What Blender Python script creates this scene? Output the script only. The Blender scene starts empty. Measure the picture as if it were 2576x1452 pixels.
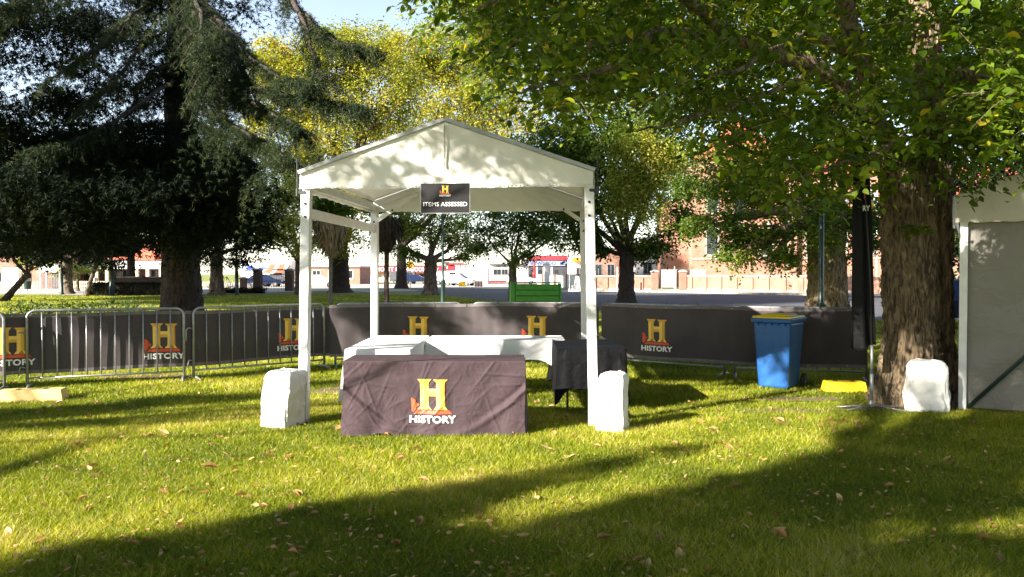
import bpy, math, random
import numpy as np
from mathutils import Vector, noise as mnoise

S = bpy.context.scene
COL = S.collection
rnd = random.Random(7)
R = np.random.default_rng(11)
rad = math.radians

# ------------------------------------------------------------------ camera, world, sun
CAMH = 1.6
FPX = 2000.0
PITCH = math.atan(38 / FPX)
cam_data = bpy.data.cameras.new("camera")
cam_data.sensor_width = 36
cam_data.lens = 36 * FPX / 2576
cam_data.clip_start = 0.05
cam_data.clip_end = 3000
cam = bpy.data.objects.new("camera", cam_data)
cam.location = (0, 0, CAMH)
cam.rotation_euler = (math.pi / 2 - PITCH, 0, 0)
COL.objects.link(cam)
S.camera = cam

EL = rad(25)
SUN_H = Vector((-0.788, -0.616)).normalized()      # horizontal direction towards the sun
SUN = Vector((SUN_H.x * math.cos(EL), SUN_H.y * math.cos(EL), math.sin(EL)))
w = bpy.data.worlds.new("World")
S.world = w
w.use_nodes = True
nt = w.node_tree
sky = nt.nodes.new("ShaderNodeTexSky")
sky.sky_type = 'NISHITA'
sky.sun_disc = False
sky.sun_elevation = EL
sky.sun_rotation = math.atan2(SUN_H.x, SUN_H.y) % (2 * math.pi)
sky.air_density = 1.0
sky.dust_density = 0.4
# thin bright veil of high cloud that thickens towards the horizon all round
geo = nt.nodes.new("ShaderNodeTexCoord"); sep = nt.nodes.new("ShaderNodeSeparateXYZ")
nt.links.new(geo.outputs['Generated'], sep.inputs[0])
mr = nt.nodes.new("ShaderNodeMapRange"); mr.inputs['From Min'].default_value = 0.0; mr.inputs['From Max'].default_value = 0.62
mr.inputs['To Min'].default_value = 1.0; mr.inputs['To Max'].default_value = 0.0
nt.links.new(sep.outputs[2], mr.inputs[0])
cn = nt.nodes.new("ShaderNodeTexNoise"); cn.inputs['Scale'].default_value = 3.0; cn.inputs['Detail'].default_value = 5
nt.links.new(geo.outputs['Generated'], cn.inputs['Vector'])
m1 = nt.nodes.new("ShaderNodeMath"); m1.operation = 'MULTIPLY_ADD'; m1.inputs[1].default_value = 0.8; m1.inputs[2].default_value = 0.6
nt.links.new(cn.outputs[0], m1.inputs[0])
m2 = nt.nodes.new("ShaderNodeMath"); m2.operation = 'MULTIPLY'
nt.links.new(mr.outputs[0], m2.inputs[0]); nt.links.new(m1.outputs[0], m2.inputs[1])
veil = nt.nodes.new("ShaderNodeMix"); veil.data_type = 'RGBA'; veil.blend_type = 'ADD'; veil.clamp_result = False
veil.inputs[7].default_value = (2.6, 2.55, 2.5, 1)
nt.links.new(m2.outputs[0], veil.inputs[0]); nt.links.new(sky.outputs[0], veil.inputs[6])
nt.links.new(veil.outputs[2], nt.nodes["Background"].inputs[0])
nt.nodes["Background"].inputs[1].default_value = 0.05
sl = bpy.data.lights.new("sun", 'SUN')
sl.energy = 5.0
sl.angle = rad(0.55)
sl.color = (1.0, 0.92, 0.80)
so = bpy.data.objects.new("sun", sl)
so.rotation_euler = SUN.to_track_quat('Z', 'Y').to_euler()
so.location = (-20, -8, 20)
COL.objects.link(so)
S.view_settings.view_transform = 'Standard'
S.view_settings.look = 'None'
S.view_settings.gamma = 1
S.view_settings.use_curve_mapping = False
S.view_settings.exposure = 2.30
S.cycles.max_bounces = 6
S.cycles.diffuse_bounces = 3
S.cycles.transparent_max_bounces = 6

# ------------------------------------------------------------------ picture -> place
def W(px, py, Y):
    """point of the place seen at picture position px,py (2576 wide) at depth Y"""
    x = (px - 1288) / FPX; y = (726 - py) / FPX
    d = Vector((x, math.cos(PITCH) + y * math.sin(PITCH), -math.sin(PITCH) + y * math.cos(PITCH)))
    return Vector((0, 0, CAMH)) + d * (Y / d.y)
def G(px, py):
    x = (px - 1288) / FPX; y = (726 - py) / FPX
    d = Vector((x, math.cos(PITCH) + y * math.sin(PITCH), -math.sin(PITCH) + y * math.cos(PITCH)))
    return Vector((0, 0, CAMH)) + d * (-CAMH / d.z)
def XA(px, Y): return W(px, 688, Y).x
def ZA(py, Y): return W(1288, py, Y).z

# ------------------------------------------------------------------ materials
def new_mat(name):
    m = bpy.data.materials.new(name); m.use_nodes = True
    n = m.node_tree
    return m, n, n.nodes["Principled BSDF"]
def setc(s, c): s.default_value = (c[0], c[1], c[2], 1)
def noise_tex(n, scale, detail=3, coord='Object', stretch=None):
    tc = n.nodes.new("ShaderNodeTexCoord")
    t = n.nodes.new("ShaderNodeTexNoise")
    t.inputs['Scale'].default_value = scale; t.inputs['Detail'].default_value = detail
    if coord == 'World':
        g = n.nodes.new("ShaderNodeNewGeometry"); src = g.outputs['Position']
    else: src = tc.outputs[coord]
    if stretch:
        mp = n.nodes.new("ShaderNodeMapping"); mp.inputs['Scale'].default_value = stretch
        n.links.new(src, mp.inputs[0]); src = mp.outputs[0]
    n.links.new(src, t.inputs['Vector'])
    return t
def ramp(n, src, stops):
    r = n.nodes.new("ShaderNodeValToRGB")
    e = r.color_ramp.elements
    while len(e) < len(stops): e.new(0.5)
    for i, (p, c) in enumerate(stops):
        e[i].position = p; e[i].color = (c[0], c[1], c[2], 1)
    n.links.new(src, r.inputs[0])
    return r
def bump(n, b, src, strength, dist):
    bp = n.nodes.new("ShaderNodeBump"); bp.inputs['Strength'].default_value = strength
    bp.inputs['Distance'].default_value = dist
    n.links.new(src, bp.inputs['Height']); n.links.new(bp.outputs[0], b.inputs['Normal'])
def mat(name, c, rough=0.6, metal=0.0, var=0.12, scale=6, bmp=0.0, bscale=40, coord='Object', c2=None, stretch=None):
    m, n, b = new_mat(name)
    b.inputs['Roughness'].default_value = rough; b.inputs['Metallic'].default_value = metal
    t = noise_tex(n, scale, 4, coord, stretch)
    if name in ('sign_black', 'banner_charcoal', 'banner_hem', 'black_cloth'): b.inputs['Specular IOR Level'].default_value = 0.15
    lo = tuple(x * (1 - var) for x in c); hi = c2 or tuple(min(1, x * (1 + var)) for x in c)
    r = ramp(n, t.outputs[0], [(0.35, lo), (0.65, hi)])
    n.links.new(r.outputs[0], b.inputs['Base Color'])
    if bmp:
        t2 = noise_tex(n, bscale, 4, coord)
        bump(n, b, t2.outputs[0], bmp, 0.01)
    return m
def leaf_mat(name, stops, transl=0.4, rough=0.5):
    m = bpy.data.materials.new(name); m.use_nodes = True
    n = m.node_tree; n.nodes.clear()
    out = n.nodes.new("ShaderNodeOutputMaterial")
    a = n.nodes.new("ShaderNodeAttribute"); a.attribute_name = "tone"
    r = ramp(n, a.outputs['Fac'], stops)
    p = n.nodes.new("ShaderNodeBsdfPrincipled")
    p.inputs['Roughness'].default_value = rough
    p.inputs['Specular IOR Level'].default_value = 0.3 if rough < .55 else 0.12
    t = n.nodes.new("ShaderNodeBsdfTranslucent")
    hs = n.nodes.new("ShaderNodeHueSaturation"); hs.inputs['Value'].default_value = 1.25; hs.inputs['Saturation'].default_value = 1.1
    n.links.new(r.outputs[0], hs.inputs['Color'])
    n.links.new(r.outputs[0], p.inputs['Base Color']); n.links.new(hs.outputs[0], t.inputs[0])
    mx = n.nodes.new("ShaderNodeMixShader"); mx.inputs[0].default_value = transl
    n.links.new(p.outputs[0], mx.inputs[1]); n.links.new(t.outputs[0], mx.inputs[2])
    n.links.new(mx.outputs[0], out.inputs[0])
    return m

M = {}
M['alu'] = mat('white_aluminium', (0.62, 0.62, 0.62), 0.4, 0.0, 0.06, 8, 0.05)
M['alu_dark'] = mat('weathered_aluminium', (0.30, 0.31, 0.31), 0.45, 0.4, 0.15)
M['steel'] = mat('galvanised_steel', (0.27, 0.275, 0.285), 0.42, 0.55, 0.2, 14)
M['steel_dark'] = mat('dark_steel', (0.03, 0.03, 0.03), 0.5, 0.3)
M['black_print'] = mat('banner_charcoal', (0.062, 0.052, 0.055), 0.62, 0, 0.10, 3, 0.25, 220)
M['hem'] = mat('banner_hem', (0.14, 0.125, 0.13), 0.65, 0, 0.1, 5)
M['black'] = mat('black_cloth', (0.012, 0.012, 0.013), 0.85, 0, 0.2, 4)
M['sign_black'] = mat('sign_black', (0.02, 0.019, 0.02), 0.35, 0, 0.1, 4)
M['white_txt'] = mat('white_print', (0.78, 0.78, 0.78), 0.6, 0, 0.03)
M['gold1'] = mat('gold_print_light', (0.80, 0.52, 0.10), 0.6, 0, 0.05)
M['gold2'] = mat('gold_print_mid', (0.62, 0.34, 0.03), 0.6, 0, 0.05)
M['gold3'] = mat('gold_print_deep', (0.36, 0.17, 0.015), 0.6, 0, 0.05)
M['red_p'] = mat('orange_red_print', (0.60, 0.07, 0.02), 0.6, 0, 0.08)
M['red_p2'] = mat('dark_red_print', (0.30, 0.02, 0.01), 0.6, 0, 0.08)
M['blue_bin'] = mat('blue_plastic', (0.010, 0.085, 0.28), 0.42, 0, 0.08, 20, 0.1, 90)
M['yellow_lid'] = mat('yellow_plastic', (0.75, 0.50, 0.01), 0.4, 0, 0.05, 20)
M['rubber'] = mat('black_rubber', (0.012, 0.012, 0.012), 0.7)
M['block'] = mat('worn_cream_plastic_block', (0.58, 0.42, 0.16), 0.7, 0, 0.12, 9, 0.3, 60)
M['block_y'] = mat('yellow_block', (0.72, 0.50, 0.01), 0.6, 0, 0.1, 9, 0.2, 60)
M['orange'] = mat('orange_plastic', (0.55, 0.12, 0.02), 0.6)
M['green_post'] = mat('dark_green_paint', (0.012, 0.035, 0.028), 0.4, 0.1, 0.15)
M['green_box'] = mat('green_painted_board', (0.035, 0.19, 0.022), 0.5, 0, 0.14, 7, 0.2, 40)
M['asphalt'] = mat('asphalt', (0.050, 0.052, 0.062), 0.9, 0, 0.2, 0.5, 0.3, 60, 'World')
M['concrete'] = mat('pale_concrete', (0.36, 0.34, 0.31), 0.9, 0, 0.15, 0.4, 0.2, 30, 'World')
M['path'] = mat('light_path', (0.30, 0.28, 0.25), 0.9, 0, 0.15, 0.4, 0.2, 30, 'World')
M['white_paint'] = mat('white_paint', (0.74, 0.72, 0.68), 0.6, 0, 0.08, 1.5)
M['cream_paint'] = mat('cream_render', (0.62, 0.50, 0.34), 0.8, 0, 0.12, 0.8)
M['picket'] = mat('cream_picket_paint', (0.50, 0.42, 0.30), 0.7, 0, 0.1, 3)
M['maroon'] = mat('maroon_paint', (0.20, 0.018, 0.030), 0.5, 0, 0.1, 1)
M['red_paint'] = mat('red_paint', (0.55, 0.02, 0.02), 0.5)
M['roof_red'] = mat('red_tile_roof', (0.42, 0.11, 0.06), 0.8, 0, 0.25, 3)
M['roof_iron'] = mat('pale_iron_roof', (0.48, 0.47, 0.46), 0.6, 0.1, 0.15, 2)
M['grey_wall'] = mat('grey_wall', (0.22, 0.22, 0.23), 0.8, 0, 0.15, 1)
M['dark_wall'] = mat('dark_shopfront', (0.035, 0.035, 0.045), 0.5, 0, 0.2, 1)
M['glass'] = mat('dark_glass', (0.02, 0.025, 0.03), 0.08, 0, 0.2, 0.7)
M['stone'] = mat('grey_stone', (0.26, 0.24, 0.21), 0.9, 0, 0.2, 6, 0.3, 20)
M['blue_paint'] = mat('blue_paint', (0.03, 0.08, 0.38), 0.4)
M['car_blue'] = mat('car_paint_blue', (0.012, 0.022, 0.07), 0.25, 0.2)
M['car_white'] = mat('car_paint_white', (0.75, 0.75, 0.76), 0.25)
M['car_grey'] = mat('car_paint_grey', (0.12, 0.12, 0.13), 0.25, 0.3)
M['yellow_sign'] = mat('yellow_sign', (0.75, 0.45, 0.01), 0.5)
M['orange_sign'] = mat('orange_sign', (0.75, 0.20, 0.01), 0.5)
M['hay'] = mat('dry_frond', (0.30, 0.22, 0.15), 0.9, 0, 0.3, 4)

def fabric_mat(name, c, rough, tr=0.12, wr=0.35):
    m, n, b = new_mat(name)
    b.inputs['Roughness'].default_value = rough
    if c[0] < .1: b.inputs['Specular IOR Level'].default_value = 0.16 if c[0] > .02 else 0.06
    t = noise_tex(n, 2.2, 5)
    r = ramp(n, t.outputs[0], [(0.3, tuple(x * 0.90 for x in c)), (0.7, c)])
    n.links.new(r.outputs[0], b.inputs['Base Color'])
    t2 = noise_tex(n, 5.0, 6); t2.inputs['Distortion'].default_value = 1.6
    bump(n, b, t2.outputs[0], wr, 0.03)
    out = n.nodes['Material Output']
    tl = n.nodes.new("ShaderNodeBsdfTranslucent"); n.links.new(r.outputs[0], tl.inputs[0])
    mx = n.nodes.new("ShaderNodeMixShader"); mx.inputs[0].default_value = tr
    n.links.new(b.outputs[0], mx.inputs[1]); n.links.new(tl.outputs[0], mx.inputs[2]); n.links.new(mx.outputs[0], out.inputs[0])
    return m
M['pvc'] = fabric_mat('white_pvc', (0.76, 0.74, 0.68), 0.45, 0.16, 0.08)
M['pvc_old'] = fabric_mat('grey_cream_pvc', (0.46, 0.43, 0.36), 0.5, 0.12, 0.5)
M['linen'] = fabric_mat('white_linen', (0.80, 0.80, 0.80), 0.8, 0.08, 0.15)
M['bag'] = fabric_mat('white_weight_bag', (0.74, 0.73, 0.70), 0.55, 0.05, 0.9)
M['cloth'] = fabric_mat('dark_plum_cloth', (0.048, 0.032, 0.037), 0.75, 0.0, 0.55)
M['cloth_black'] = fabric_mat('black_table_cloth', (0.006, 0.006, 0.007), 0.6, 0.0, 0.7)
M['flag'] = fabric_mat('black_flag_cloth', (0.010, 0.010, 0.011), 0.45, 0.0, 0.6)

def bark_mat(name, dark, light, scale=7):
    m, n, b = new_mat(name)
    b.inputs['Roughness'].default_value = 0.95
    t = noise_tex(n, scale, 7, 'Object', (2.8, 2.8, 0.75)); t.inputs['Distortion'].default_value = 1.3
    r = ramp(n, t.outputs[0], [(0.38, dark), (0.62, light)])
    n.links.new(r.outputs[0], b.inputs['Base Color'])
    bump(n, b, t.outputs[0], 0.9, 0.04)
    return m
M['bark_elm'] = bark_mat('elm_bark', (0.045, 0.032, 0.019), (0.22, 0.16, 0.095), 6)
M['bark'] = bark_mat('rough_bark', (0.035, 0.026, 0.018), (0.17, 0.13, 0.09), 4)
M['bark_dark'] = bark_mat('dark_bark', (0.018, 0.012, 0.010), (0.055, 0.038, 0.030), 4)
M['bark_palm'] = bark_mat('palm_bark', (0.10, 0.085, 0.075), (0.24, 0.21, 0.19), 9)

def brick_mat(name, c1, c2, mortar, sc=1.0):
    m, n, b = new_mat(name)
    b.inputs['Roughness'].default_value = 0.9
    tc = n.nodes.new("ShaderNodeTexCoord"); mp = n.nodes.new("ShaderNodeMapping")
    mp.inputs['Rotation'].default_value = (rad(90), 0, 0)
    br = n.nodes.new("ShaderNodeTexBrick")
    setc(br.inputs['Color1'], c1); setc(br.inputs['Color2'], c2); setc(br.inputs['Mortar'], mortar)
    br.inputs['Scale'].default_value = sc; br.inputs['Brick Width'].default_value = 0.24
    br.inputs['Row Height'].default_value = 0.086; br.inputs['Mortar Size'].default_value = 0.012
    n.links.new(tc.outputs['Object'], mp.inputs[0]); n.links.new(mp.outputs[0], br.inputs['Vector'])
    t = noise_tex(n, 1.2, 5)
    mx = n.nodes.new("ShaderNodeMix"); mx.data_type = 'RGBA'; mx.blend_type = 'MULTIPLY'; mx.inputs[0].default_value = 0.7
    r = ramp(n, t.outputs[0], [(0.3, (0.6, 0.55, 0.5)), (0.7, (1, 1, 1))])
    n.links.new(br.outputs[0], mx.inputs[6]); n.links.new(r.outputs[0], mx.inputs[7])
    n.links.new(mx.outputs[2], b.inputs['Base Color'])
    return m
M['brick'] = brick_mat('red_brick', (0.36, 0.13, 0.08), (0.28, 0.09, 0.06), (0.34, 0.28, 0.22))
M['brick_wall'] = brick_mat('old_brick', (0.30, 0.14, 0.09), (0.22, 0.10, 0.07), (0.25, 0.20, 0.16))
M['brick_dark'] = brick_mat('dark_brick', (0.10, 0.05, 0.04), (0.08, 0.04, 0.035), (0.10, 0.09, 0.08))

M['leaf_elm'] = leaf_mat('elm_leaf', [(0.0, (0.036, 0.068, 0.006)), (0.55, (0.105, 0.165, 0.011)), (0.88, (0.24, 0.29, 0.018)), (0.97, (0.46, 0.36, 0.03))], 0.50)
M['leaf_green'] = leaf_mat('green_leaf', [(0.0, (0.035, 0.070, 0.012)), (0.6, (0.10, 0.155, 0.02)), (0.95, (0.32, 0.32, 0.04))], 0.38)
M['leaf_gold'] = leaf_mat('golden_leaf', [(0.0, (0.10, 0.13, 0.02)), (0.4, (0.22, 0.25, 0.032)), (0.75, (0.42, 0.36, 0.045)), (1.0, (0.58, 0.36, 0.06))], 0.4)
M['leaf_yellow'] = leaf_mat('yellow_green_leaf', [(0.0, (0.10, 0.15, 0.02)), (0.45, (0.24, 0.28, 0.04)), (1.0, (0.52, 0.44, 0.08))], 0.42)
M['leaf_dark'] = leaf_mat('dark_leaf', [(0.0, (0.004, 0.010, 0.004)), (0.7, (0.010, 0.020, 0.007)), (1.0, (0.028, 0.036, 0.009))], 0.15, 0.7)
M['needle'] = leaf_mat('cedar_needle', [(0.0, (0.010, 0.018, 0.009)), (0.7, (0.028, 0.044, 0.018)), (1.0, (0.09, 0.10, 0.030))], 0.22, 0.7)
M['grass'] = leaf_mat('grass_blade', [(0.0, (0.085, 0.115, 0.009)), (0.5, (0.195, 0.235, 0.010)), (0.85, (0.42, 0.40, 0.034)), (1.0, (0.50, 0.42, 0.16))], 0.42)
M['dry_leaf'] = leaf_mat('dry_leaf', [(0.0, (0.16, 0.075, 0.03)), (0.5, (0.38, 0.20, 0.08)), (1.0, (0.52, 0.36, 0.18))], 0.2)
M['shrub'] = leaf_mat('shrub_leaf', [(0.0, (0.02, 0.045, 0.012)), (1.0, (0.06, 0.10, 0.02))], 0.3)

# ------------------------------------------------------------------ mesh helpers
class MB:
    def __init__(s): s.v = []; s.f = []
    def add(s, vs, fs):
        o = len(s.v); s.v += [tuple(v) for v in vs]; s.f += [tuple(i + o for i in f) for f in fs]; return s
    def box(s, x0, x1, y0, y1, z0, z1):
        return s.add([(x0,y0,z0),(x1,y0,z0),(x1,y1,z0),(x0,y1,z0),(x0,y0,z1),(x1,y0,z1),(x1,y1,z1),(x0,y1,z1)],
                     [(0,3,2,1),(4,5,6,7),(0,1,5,4),(1,2,6,5),(2,3,7,6),(3,0,4,7)])
    def tube(s, pts, r, n=8, caps=True):
        pts = [Vector(p) for p in pts]; m = len(pts)
        rr = r if isinstance(r, (list, tuple)) else [r] * m
        vs = []; up = None
        for i, p in enumerate(pts):
            t = (pts[min(i+1, m-1)] - pts[max(i-1, 0)]).normalized()
            if up is None:
                a = Vector((0,0,1)) if abs(t.z) < 0.9 else Vector((1,0,0))
                up = t.cross(a).normalized()
            else:
                up = (up - t * up.dot(t)).normalized()
            b = t.cross(up)
            for k in range(n):
                an = 2 * math.pi * k / n
                vs.append(p + (up * math.cos(an) + b * math.sin(an)) * rr[i])
        fs = [(i*n+k, i*n+(k+1)%n, (i+1)*n+(k+1)%n, (i+1)*n+k) for i in range(m-1) for k in range(n)]
        if caps: fs += [tuple(range(n))[::-1], tuple(range((m-1)*n, m*n))]
        return s.add(vs, fs)
    def beam(s, a, b, wd, ht):
        """rectangular bar from a to b"""
        a = Vector(a); b = Vector(b); t = (b - a).normalized()
        u = t.cross(Vector((0,0,1)));
        if u.length < 1e-3: u = Vector((1,0,0))
        u.normalize(); v = u.cross(t)
        vs = []
        for p in (a, b):
            for su, sv in ((-1,-1),(1,-1),(1,1),(-1,1)): vs.append(p + u*su*wd/2 + v*sv*ht/2)
        return s.add(vs, [(0,1,2,3),(7,6,5,4),(0,4,5,1),(1,5,6,2),(2,6,7,3),(3,7,4,0)])
    def lathe(s, prof, n=16, c=(0,0,0)):
        vs = [(c[0]+r*math.cos(2*math.pi*k/n), c[1]+r*math.sin(2*math.pi*k/n), c[2]+z) for r, z in prof for k in range(n)]
        m = len(prof)
        fs = [(i*n+k, i*n+(k+1)%n, (i+1)*n+(k+1)%n, (i+1)*n+k) for i in range(m-1) for k in range(n)]
        fs += [tuple(range(n))[::-1], tuple(range((m-1)*n, m*n))]
        return s.add(vs, fs)
    def grid(s, fn, nu, nv):
        vs = [fn(i/nu, j/nv) for j in range(nv+1) for i in range(nu+1)]
        fs = [(j*(nu+1)+i, j*(nu+1)+i+1, (j+1)*(nu+1)+i+1, (j+1)*(nu+1)+i) for j in range(nv) for i in range(nu)]
        return s.add(vs, fs)
    def poly(s, pts): return s.add(pts, [tuple(range(len(pts)))])
    def build(s, name, m, parent=None, off=(0,0,0), smooth=False, bev=0.0, solid=0.0):
        me = bpy.data.meshes.new(name)
        ox, oy, oz = off
        me.from_pydata([(x-ox, y-oy, z-oz) for x, y, z in s.v], [], s.f)
        me.materials.append(m); me.update()
        if smooth: me.shade_smooth()
        o = bpy.data.objects.new(name, me); COL.objects.link(o)
        if parent: o.parent = parent
        if solid:
            md = o.modifiers.new("solid", 'SOLIDIFY'); md.thickness = solid; md.offset = 0
        if bev:
            md = o.modifiers.new("bevel", 'BEVEL'); md.width = bev; md.segments = 2; md.limit_method = 'ANGLE'
        return o
def tag(o, label=None, cat=None, group=None, kind=None):
    if label: o['label'] = label
    if cat: o['category'] = cat
    if group: o['group'] = group
    if kind: o['kind'] = kind
    return o
def thing(name, label, cat, loc=(0,0,0), rz=0, group=None):
    o = bpy.data.objects.new(name, None); COL.objects.link(o)
    o.location = loc; o.rotation_euler = (0, 0, rz); o.empty_display_size = 0.2
    return tag(o, label, cat, group)
KIDS = {}
def copy_thing(root, loc, rz=0, label=None):
    r = root.copy(); COL.objects.link(r); r.location = loc; r.rotation_euler = (0, 0, rz)
    if label: r['label'] = label
    for ch in root.children:
        c = ch.copy(); COL.objects.link(c); c.parent = r
        for g in ch.children:
            d = g.copy(); COL.objects.link(d); d.parent = c
    return r
def text_mesh(s, size, bold=0.0, sx=1.0):
    cu = bpy.data.curves.new("t", 'FONT'); cu.body = s; cu.size = size; cu.offset = bold * size
    cu.align_x = 'CENTER'; cu.resolution_u = 3; cu.fill_mode = 'FRONT'
    cu.space_character = 1.0 + bold * 1.5
    ob = bpy.data.objects.new("t", cu)
    me = bpy.data.meshes.new_from_object(ob)
    vs = [(v.co.x * sx, v.co.y) for v in me.vertices]; fs = [tuple(p.vertices) for p in me.polygons]
    bpy.data.meshes.remove(me); bpy.data.objects.remove(ob); bpy.data.curves.remove(cu)
    return vs, fs
def np_mesh(name, V, F, m, parent=None, tone=None, off=None, smooth=False):
    """V (N,3), F (M,k) numpy arrays -> one object"""
    me = bpy.data.meshes.new(name)
    if off is not None: V = V - np.array(off)
    k = F.shape[1]
    me.vertices.add(len(V)); me.vertices.foreach_set("co", V.astype(np.float32).ravel())
    me.loops.add(F.size); me.loops.foreach_set("vertex_index", F.astype(np.int32).ravel())
    me.polygons.add(len(F)); me.polygons.foreach_set("loop_start", np.arange(0, F.size, k, dtype=np.int32))
    me.update(calc_edges=True)
    if tone is not None:
        at = me.attributes.new("tone", 'FLOAT', 'FACE'); at.data.foreach_set("value", tone.astype(np.float32))
    me.materials.append(m)
    o = bpy.data.objects.new(name, me); COL.objects.link(o)
    if parent: o.parent = parent
    return o
def norm(a): return a / np.maximum(np.linalg.norm(a, axis=-1, keepdims=True), 1e-9)
def leafset(P, axis, nrm, size, wid=0.55, rich=False):
    """leaves starting at P pointing along axis; nrm their face normal"""
    N = len(P); axis = norm(axis); side = norm(np.cross(axis, nrm)); up = np.cross(side, axis)
    s = size[:, None]; w_ = s * wid * 0.5
    if rich:
        v = np.stack([P, P+axis*s*.28+side*w_*.9+up*s*.09, P+axis*s*.62+side*w_*.8+up*s*.08, P+axis*s-up*s*.06,
                      P+axis*s*.62-side*w_*.8+up*s*.08, P+axis*s*.28-side*w_*.9+up*s*.09], 1)
        b = np.arange(N)[:, None] * 6
        F = np.concatenate([b + np.array([[0,1,2,3]]), b + np.array([[0,3,4,5]])], 0)
    else:
        v = np.stack([P, P+axis*s*.5+side*w_+up*s*.06, P+axis*s, P+axis*s*.5-side*w_+up*s*.06], 1)
        F = np.arange(N)[:, None] * 4 + np.array([[0,1,2,3]])
    return v.reshape(-1, 3), F
def sample_ell(c, r, n, shell=0.55):
    d = norm(R.normal(size=(n, 3))); t = R.random(n)[:, None] ** (1 - shell * 0.72)
    return np.array(c) + d * t * np.array(r)
def sprays(O, D, L, m, size, wid=0.55, droop=0.25, rich=False, jitter=0.35, spread=0.25):
    """N sprays of m leaves each, along direction D from O"""
    N = len(O); D = norm(D)
    up = np.array([0, 0, 1.0]) + R.normal(size=(N, 3)) * 0.3
    sd = norm(np.cross(D, up)); nn = np.cross(sd, D)
    t = (np.arange(m) + R.random((N, m)) * 0.8) / m
    sg = np.where(np.arange(m) % 2 == 0, 1.0, -1.0)[None, :]
    L = np.broadcast_to(np.asarray(L, float), (N,))
    P = O[:, None] + D[:, None] * (t * L[:, None])[..., None]
    P = P + np.array([0, 0, -1.0]) * (droop * (t ** 2) * L[:, None])[..., None]
    P = P + R.normal(size=P.shape) * (spread * L[:, None, None] * 0.35)
    A = D[:, None] * 0.55 + sd[:, None] * (sg * 0.85)[..., None] + R.normal(size=P.shape) * jitter + np.array([0, 0, -0.25])
    Nn = nn[:, None] + R.normal(size=P.shape) * jitter
    sz = size * (0.65 + 0.6 * R.random((N, m)))
    return leafset(P.reshape(-1, 3), A.reshape(-1, 3), Nn.reshape(-1, 3), sz.ravel(), wid, rich)
def foliage(name, clumps, lm, leaf, parent, off, m=10, rich=False, sp_len=0.6, droop=0.3, bias=0.0, wid=0.6, spread=0.6, tone_z=None):
    """clumps: (centre, radii, number of sprays)"""
    Vs = []; Fs = []; T = []; o = 0
    for c, r, n in clumps:
        n = int(n)
        # sub clumps make an uneven outline
        k = max(4, n // 28)
        sub = sample_ell(c, np.array(r) * 0.82, k, 0.9)
        idx = R.integers(0, k, n)
        O = sub[idx] + R.normal(size=(n, 3)) * np.array(r) * 0.17 * np.array([1, 1, 0.75])
        D = norm(O - np.array(c)) * 0.7 + R.normal(size=(n, 3)) * 0.6; D[:, 2] = D[:, 2] * 0.4 - 0.1
        V, F = sprays(O, D, sp_len * (0.6 + 0.8 * R.random(n)), m, leaf, wid, droop, rich, 0.5, spread)
        tn = np.clip(np.repeat(R.normal(0.45 + bias, 0.16, k)[idx], m) + R.normal(0, 0.16, n * m), 0, 1)
        if rich: tn = np.tile(tn, 2)
        Vs.append(V); Fs.append(F + o); T.append(tn); o += len(V)
    ob = np_mesh(name, np.concatenate(Vs), np.concatenate(Fs), lm, parent, np.concatenate(T), off)
    return ob
def bent(a, b, n=6, wob=0.06, sag=0.0, rg=rnd):
    a = Vector(a); b = Vector(b); L = (b - a).length; out = []
    o1 = Vector((rg.uniform(-1,1), rg.uniform(-1,1), rg.uniform(-1,1))) * wob * L
    for i in range(n + 1):
        t = i / n
        p = a.lerp(b, t) + o1 * math.sin(math.pi * t) + Vector((0,0,-sag * L)) * (t * (1 - t) * 4)
        if 0 < i < n: p += Vector((rg.uniform(-1,1), rg.uniform(-1,1), rg.uniform(-1,1))) * wob * L * 0.25
        out.append(p)
    return out
def taper(r0, r1, n): return [r0 + (r1 - r0) * (i / n) ** 0.8 for i in range(n + 1)]
def trunk_mesh(pts, radii, seg, per, ridge=0.07, freq=9, seed=0):
    """displaced bark column; pts and radii are resampled, returns MB"""
    mb = MB(); pts = [Vector(p) for p in pts]; n = len(pts) - 1
    rows = seg; vs = []
    for j in range(rows + 1):
        t = j / rows * n; i = min(int(t), n - 1); f = t - i
        p = pts[i].lerp(pts[i+1], f); r = radii[i] + (radii[i+1] - radii[i]) * f
        for k in range(per):
            a = 2 * math.pi * k / per
            ca, sa = math.cos(a), math.sin(a)
            q = Vector((ca * freq * 0.5, sa * freq * 0.5, p.z * 1.9 + seed))
            w1 = mnoise.noise(Vector((ca * 1.3, sa * 1.3, p.z * 0.7 + seed * 3)))
            w2 = mnoise.noise(Vector((ca*freq*.16*3 + w1, sa*freq*.16*3 + w1, p.z * 1.2 + seed)))
            rd = 1 - min(1, abs(mnoise.noise(q + Vector((w2, w2, 0)) * 1.5)) * 3.4)**.7 * 1.6
            rd2 = mnoise.noise(q * 2.3)
            rr = r * (1 + 0.10 * w1) + ridge * min(r, 0.45) * (rd + 0.4 * rd2)
            vs.append((p.x + ca * rr, p.y + sa * rr, p.z))
    fs = [(j*per+k, j*per+(k+1)%per, (j+1)*per+(k+1)%per, (j+1)*per+k) for j in range(rows) for k in range(per)]
    mb.add(vs, fs)
    return mb
def clump_px(px, py, Y, rx, ry, n, rd=None):
    c = W(px, py, Y); k = Y / FPX
    return (tuple(c), (rx * k, (rd or rx) * k, ry * k), n)
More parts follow.
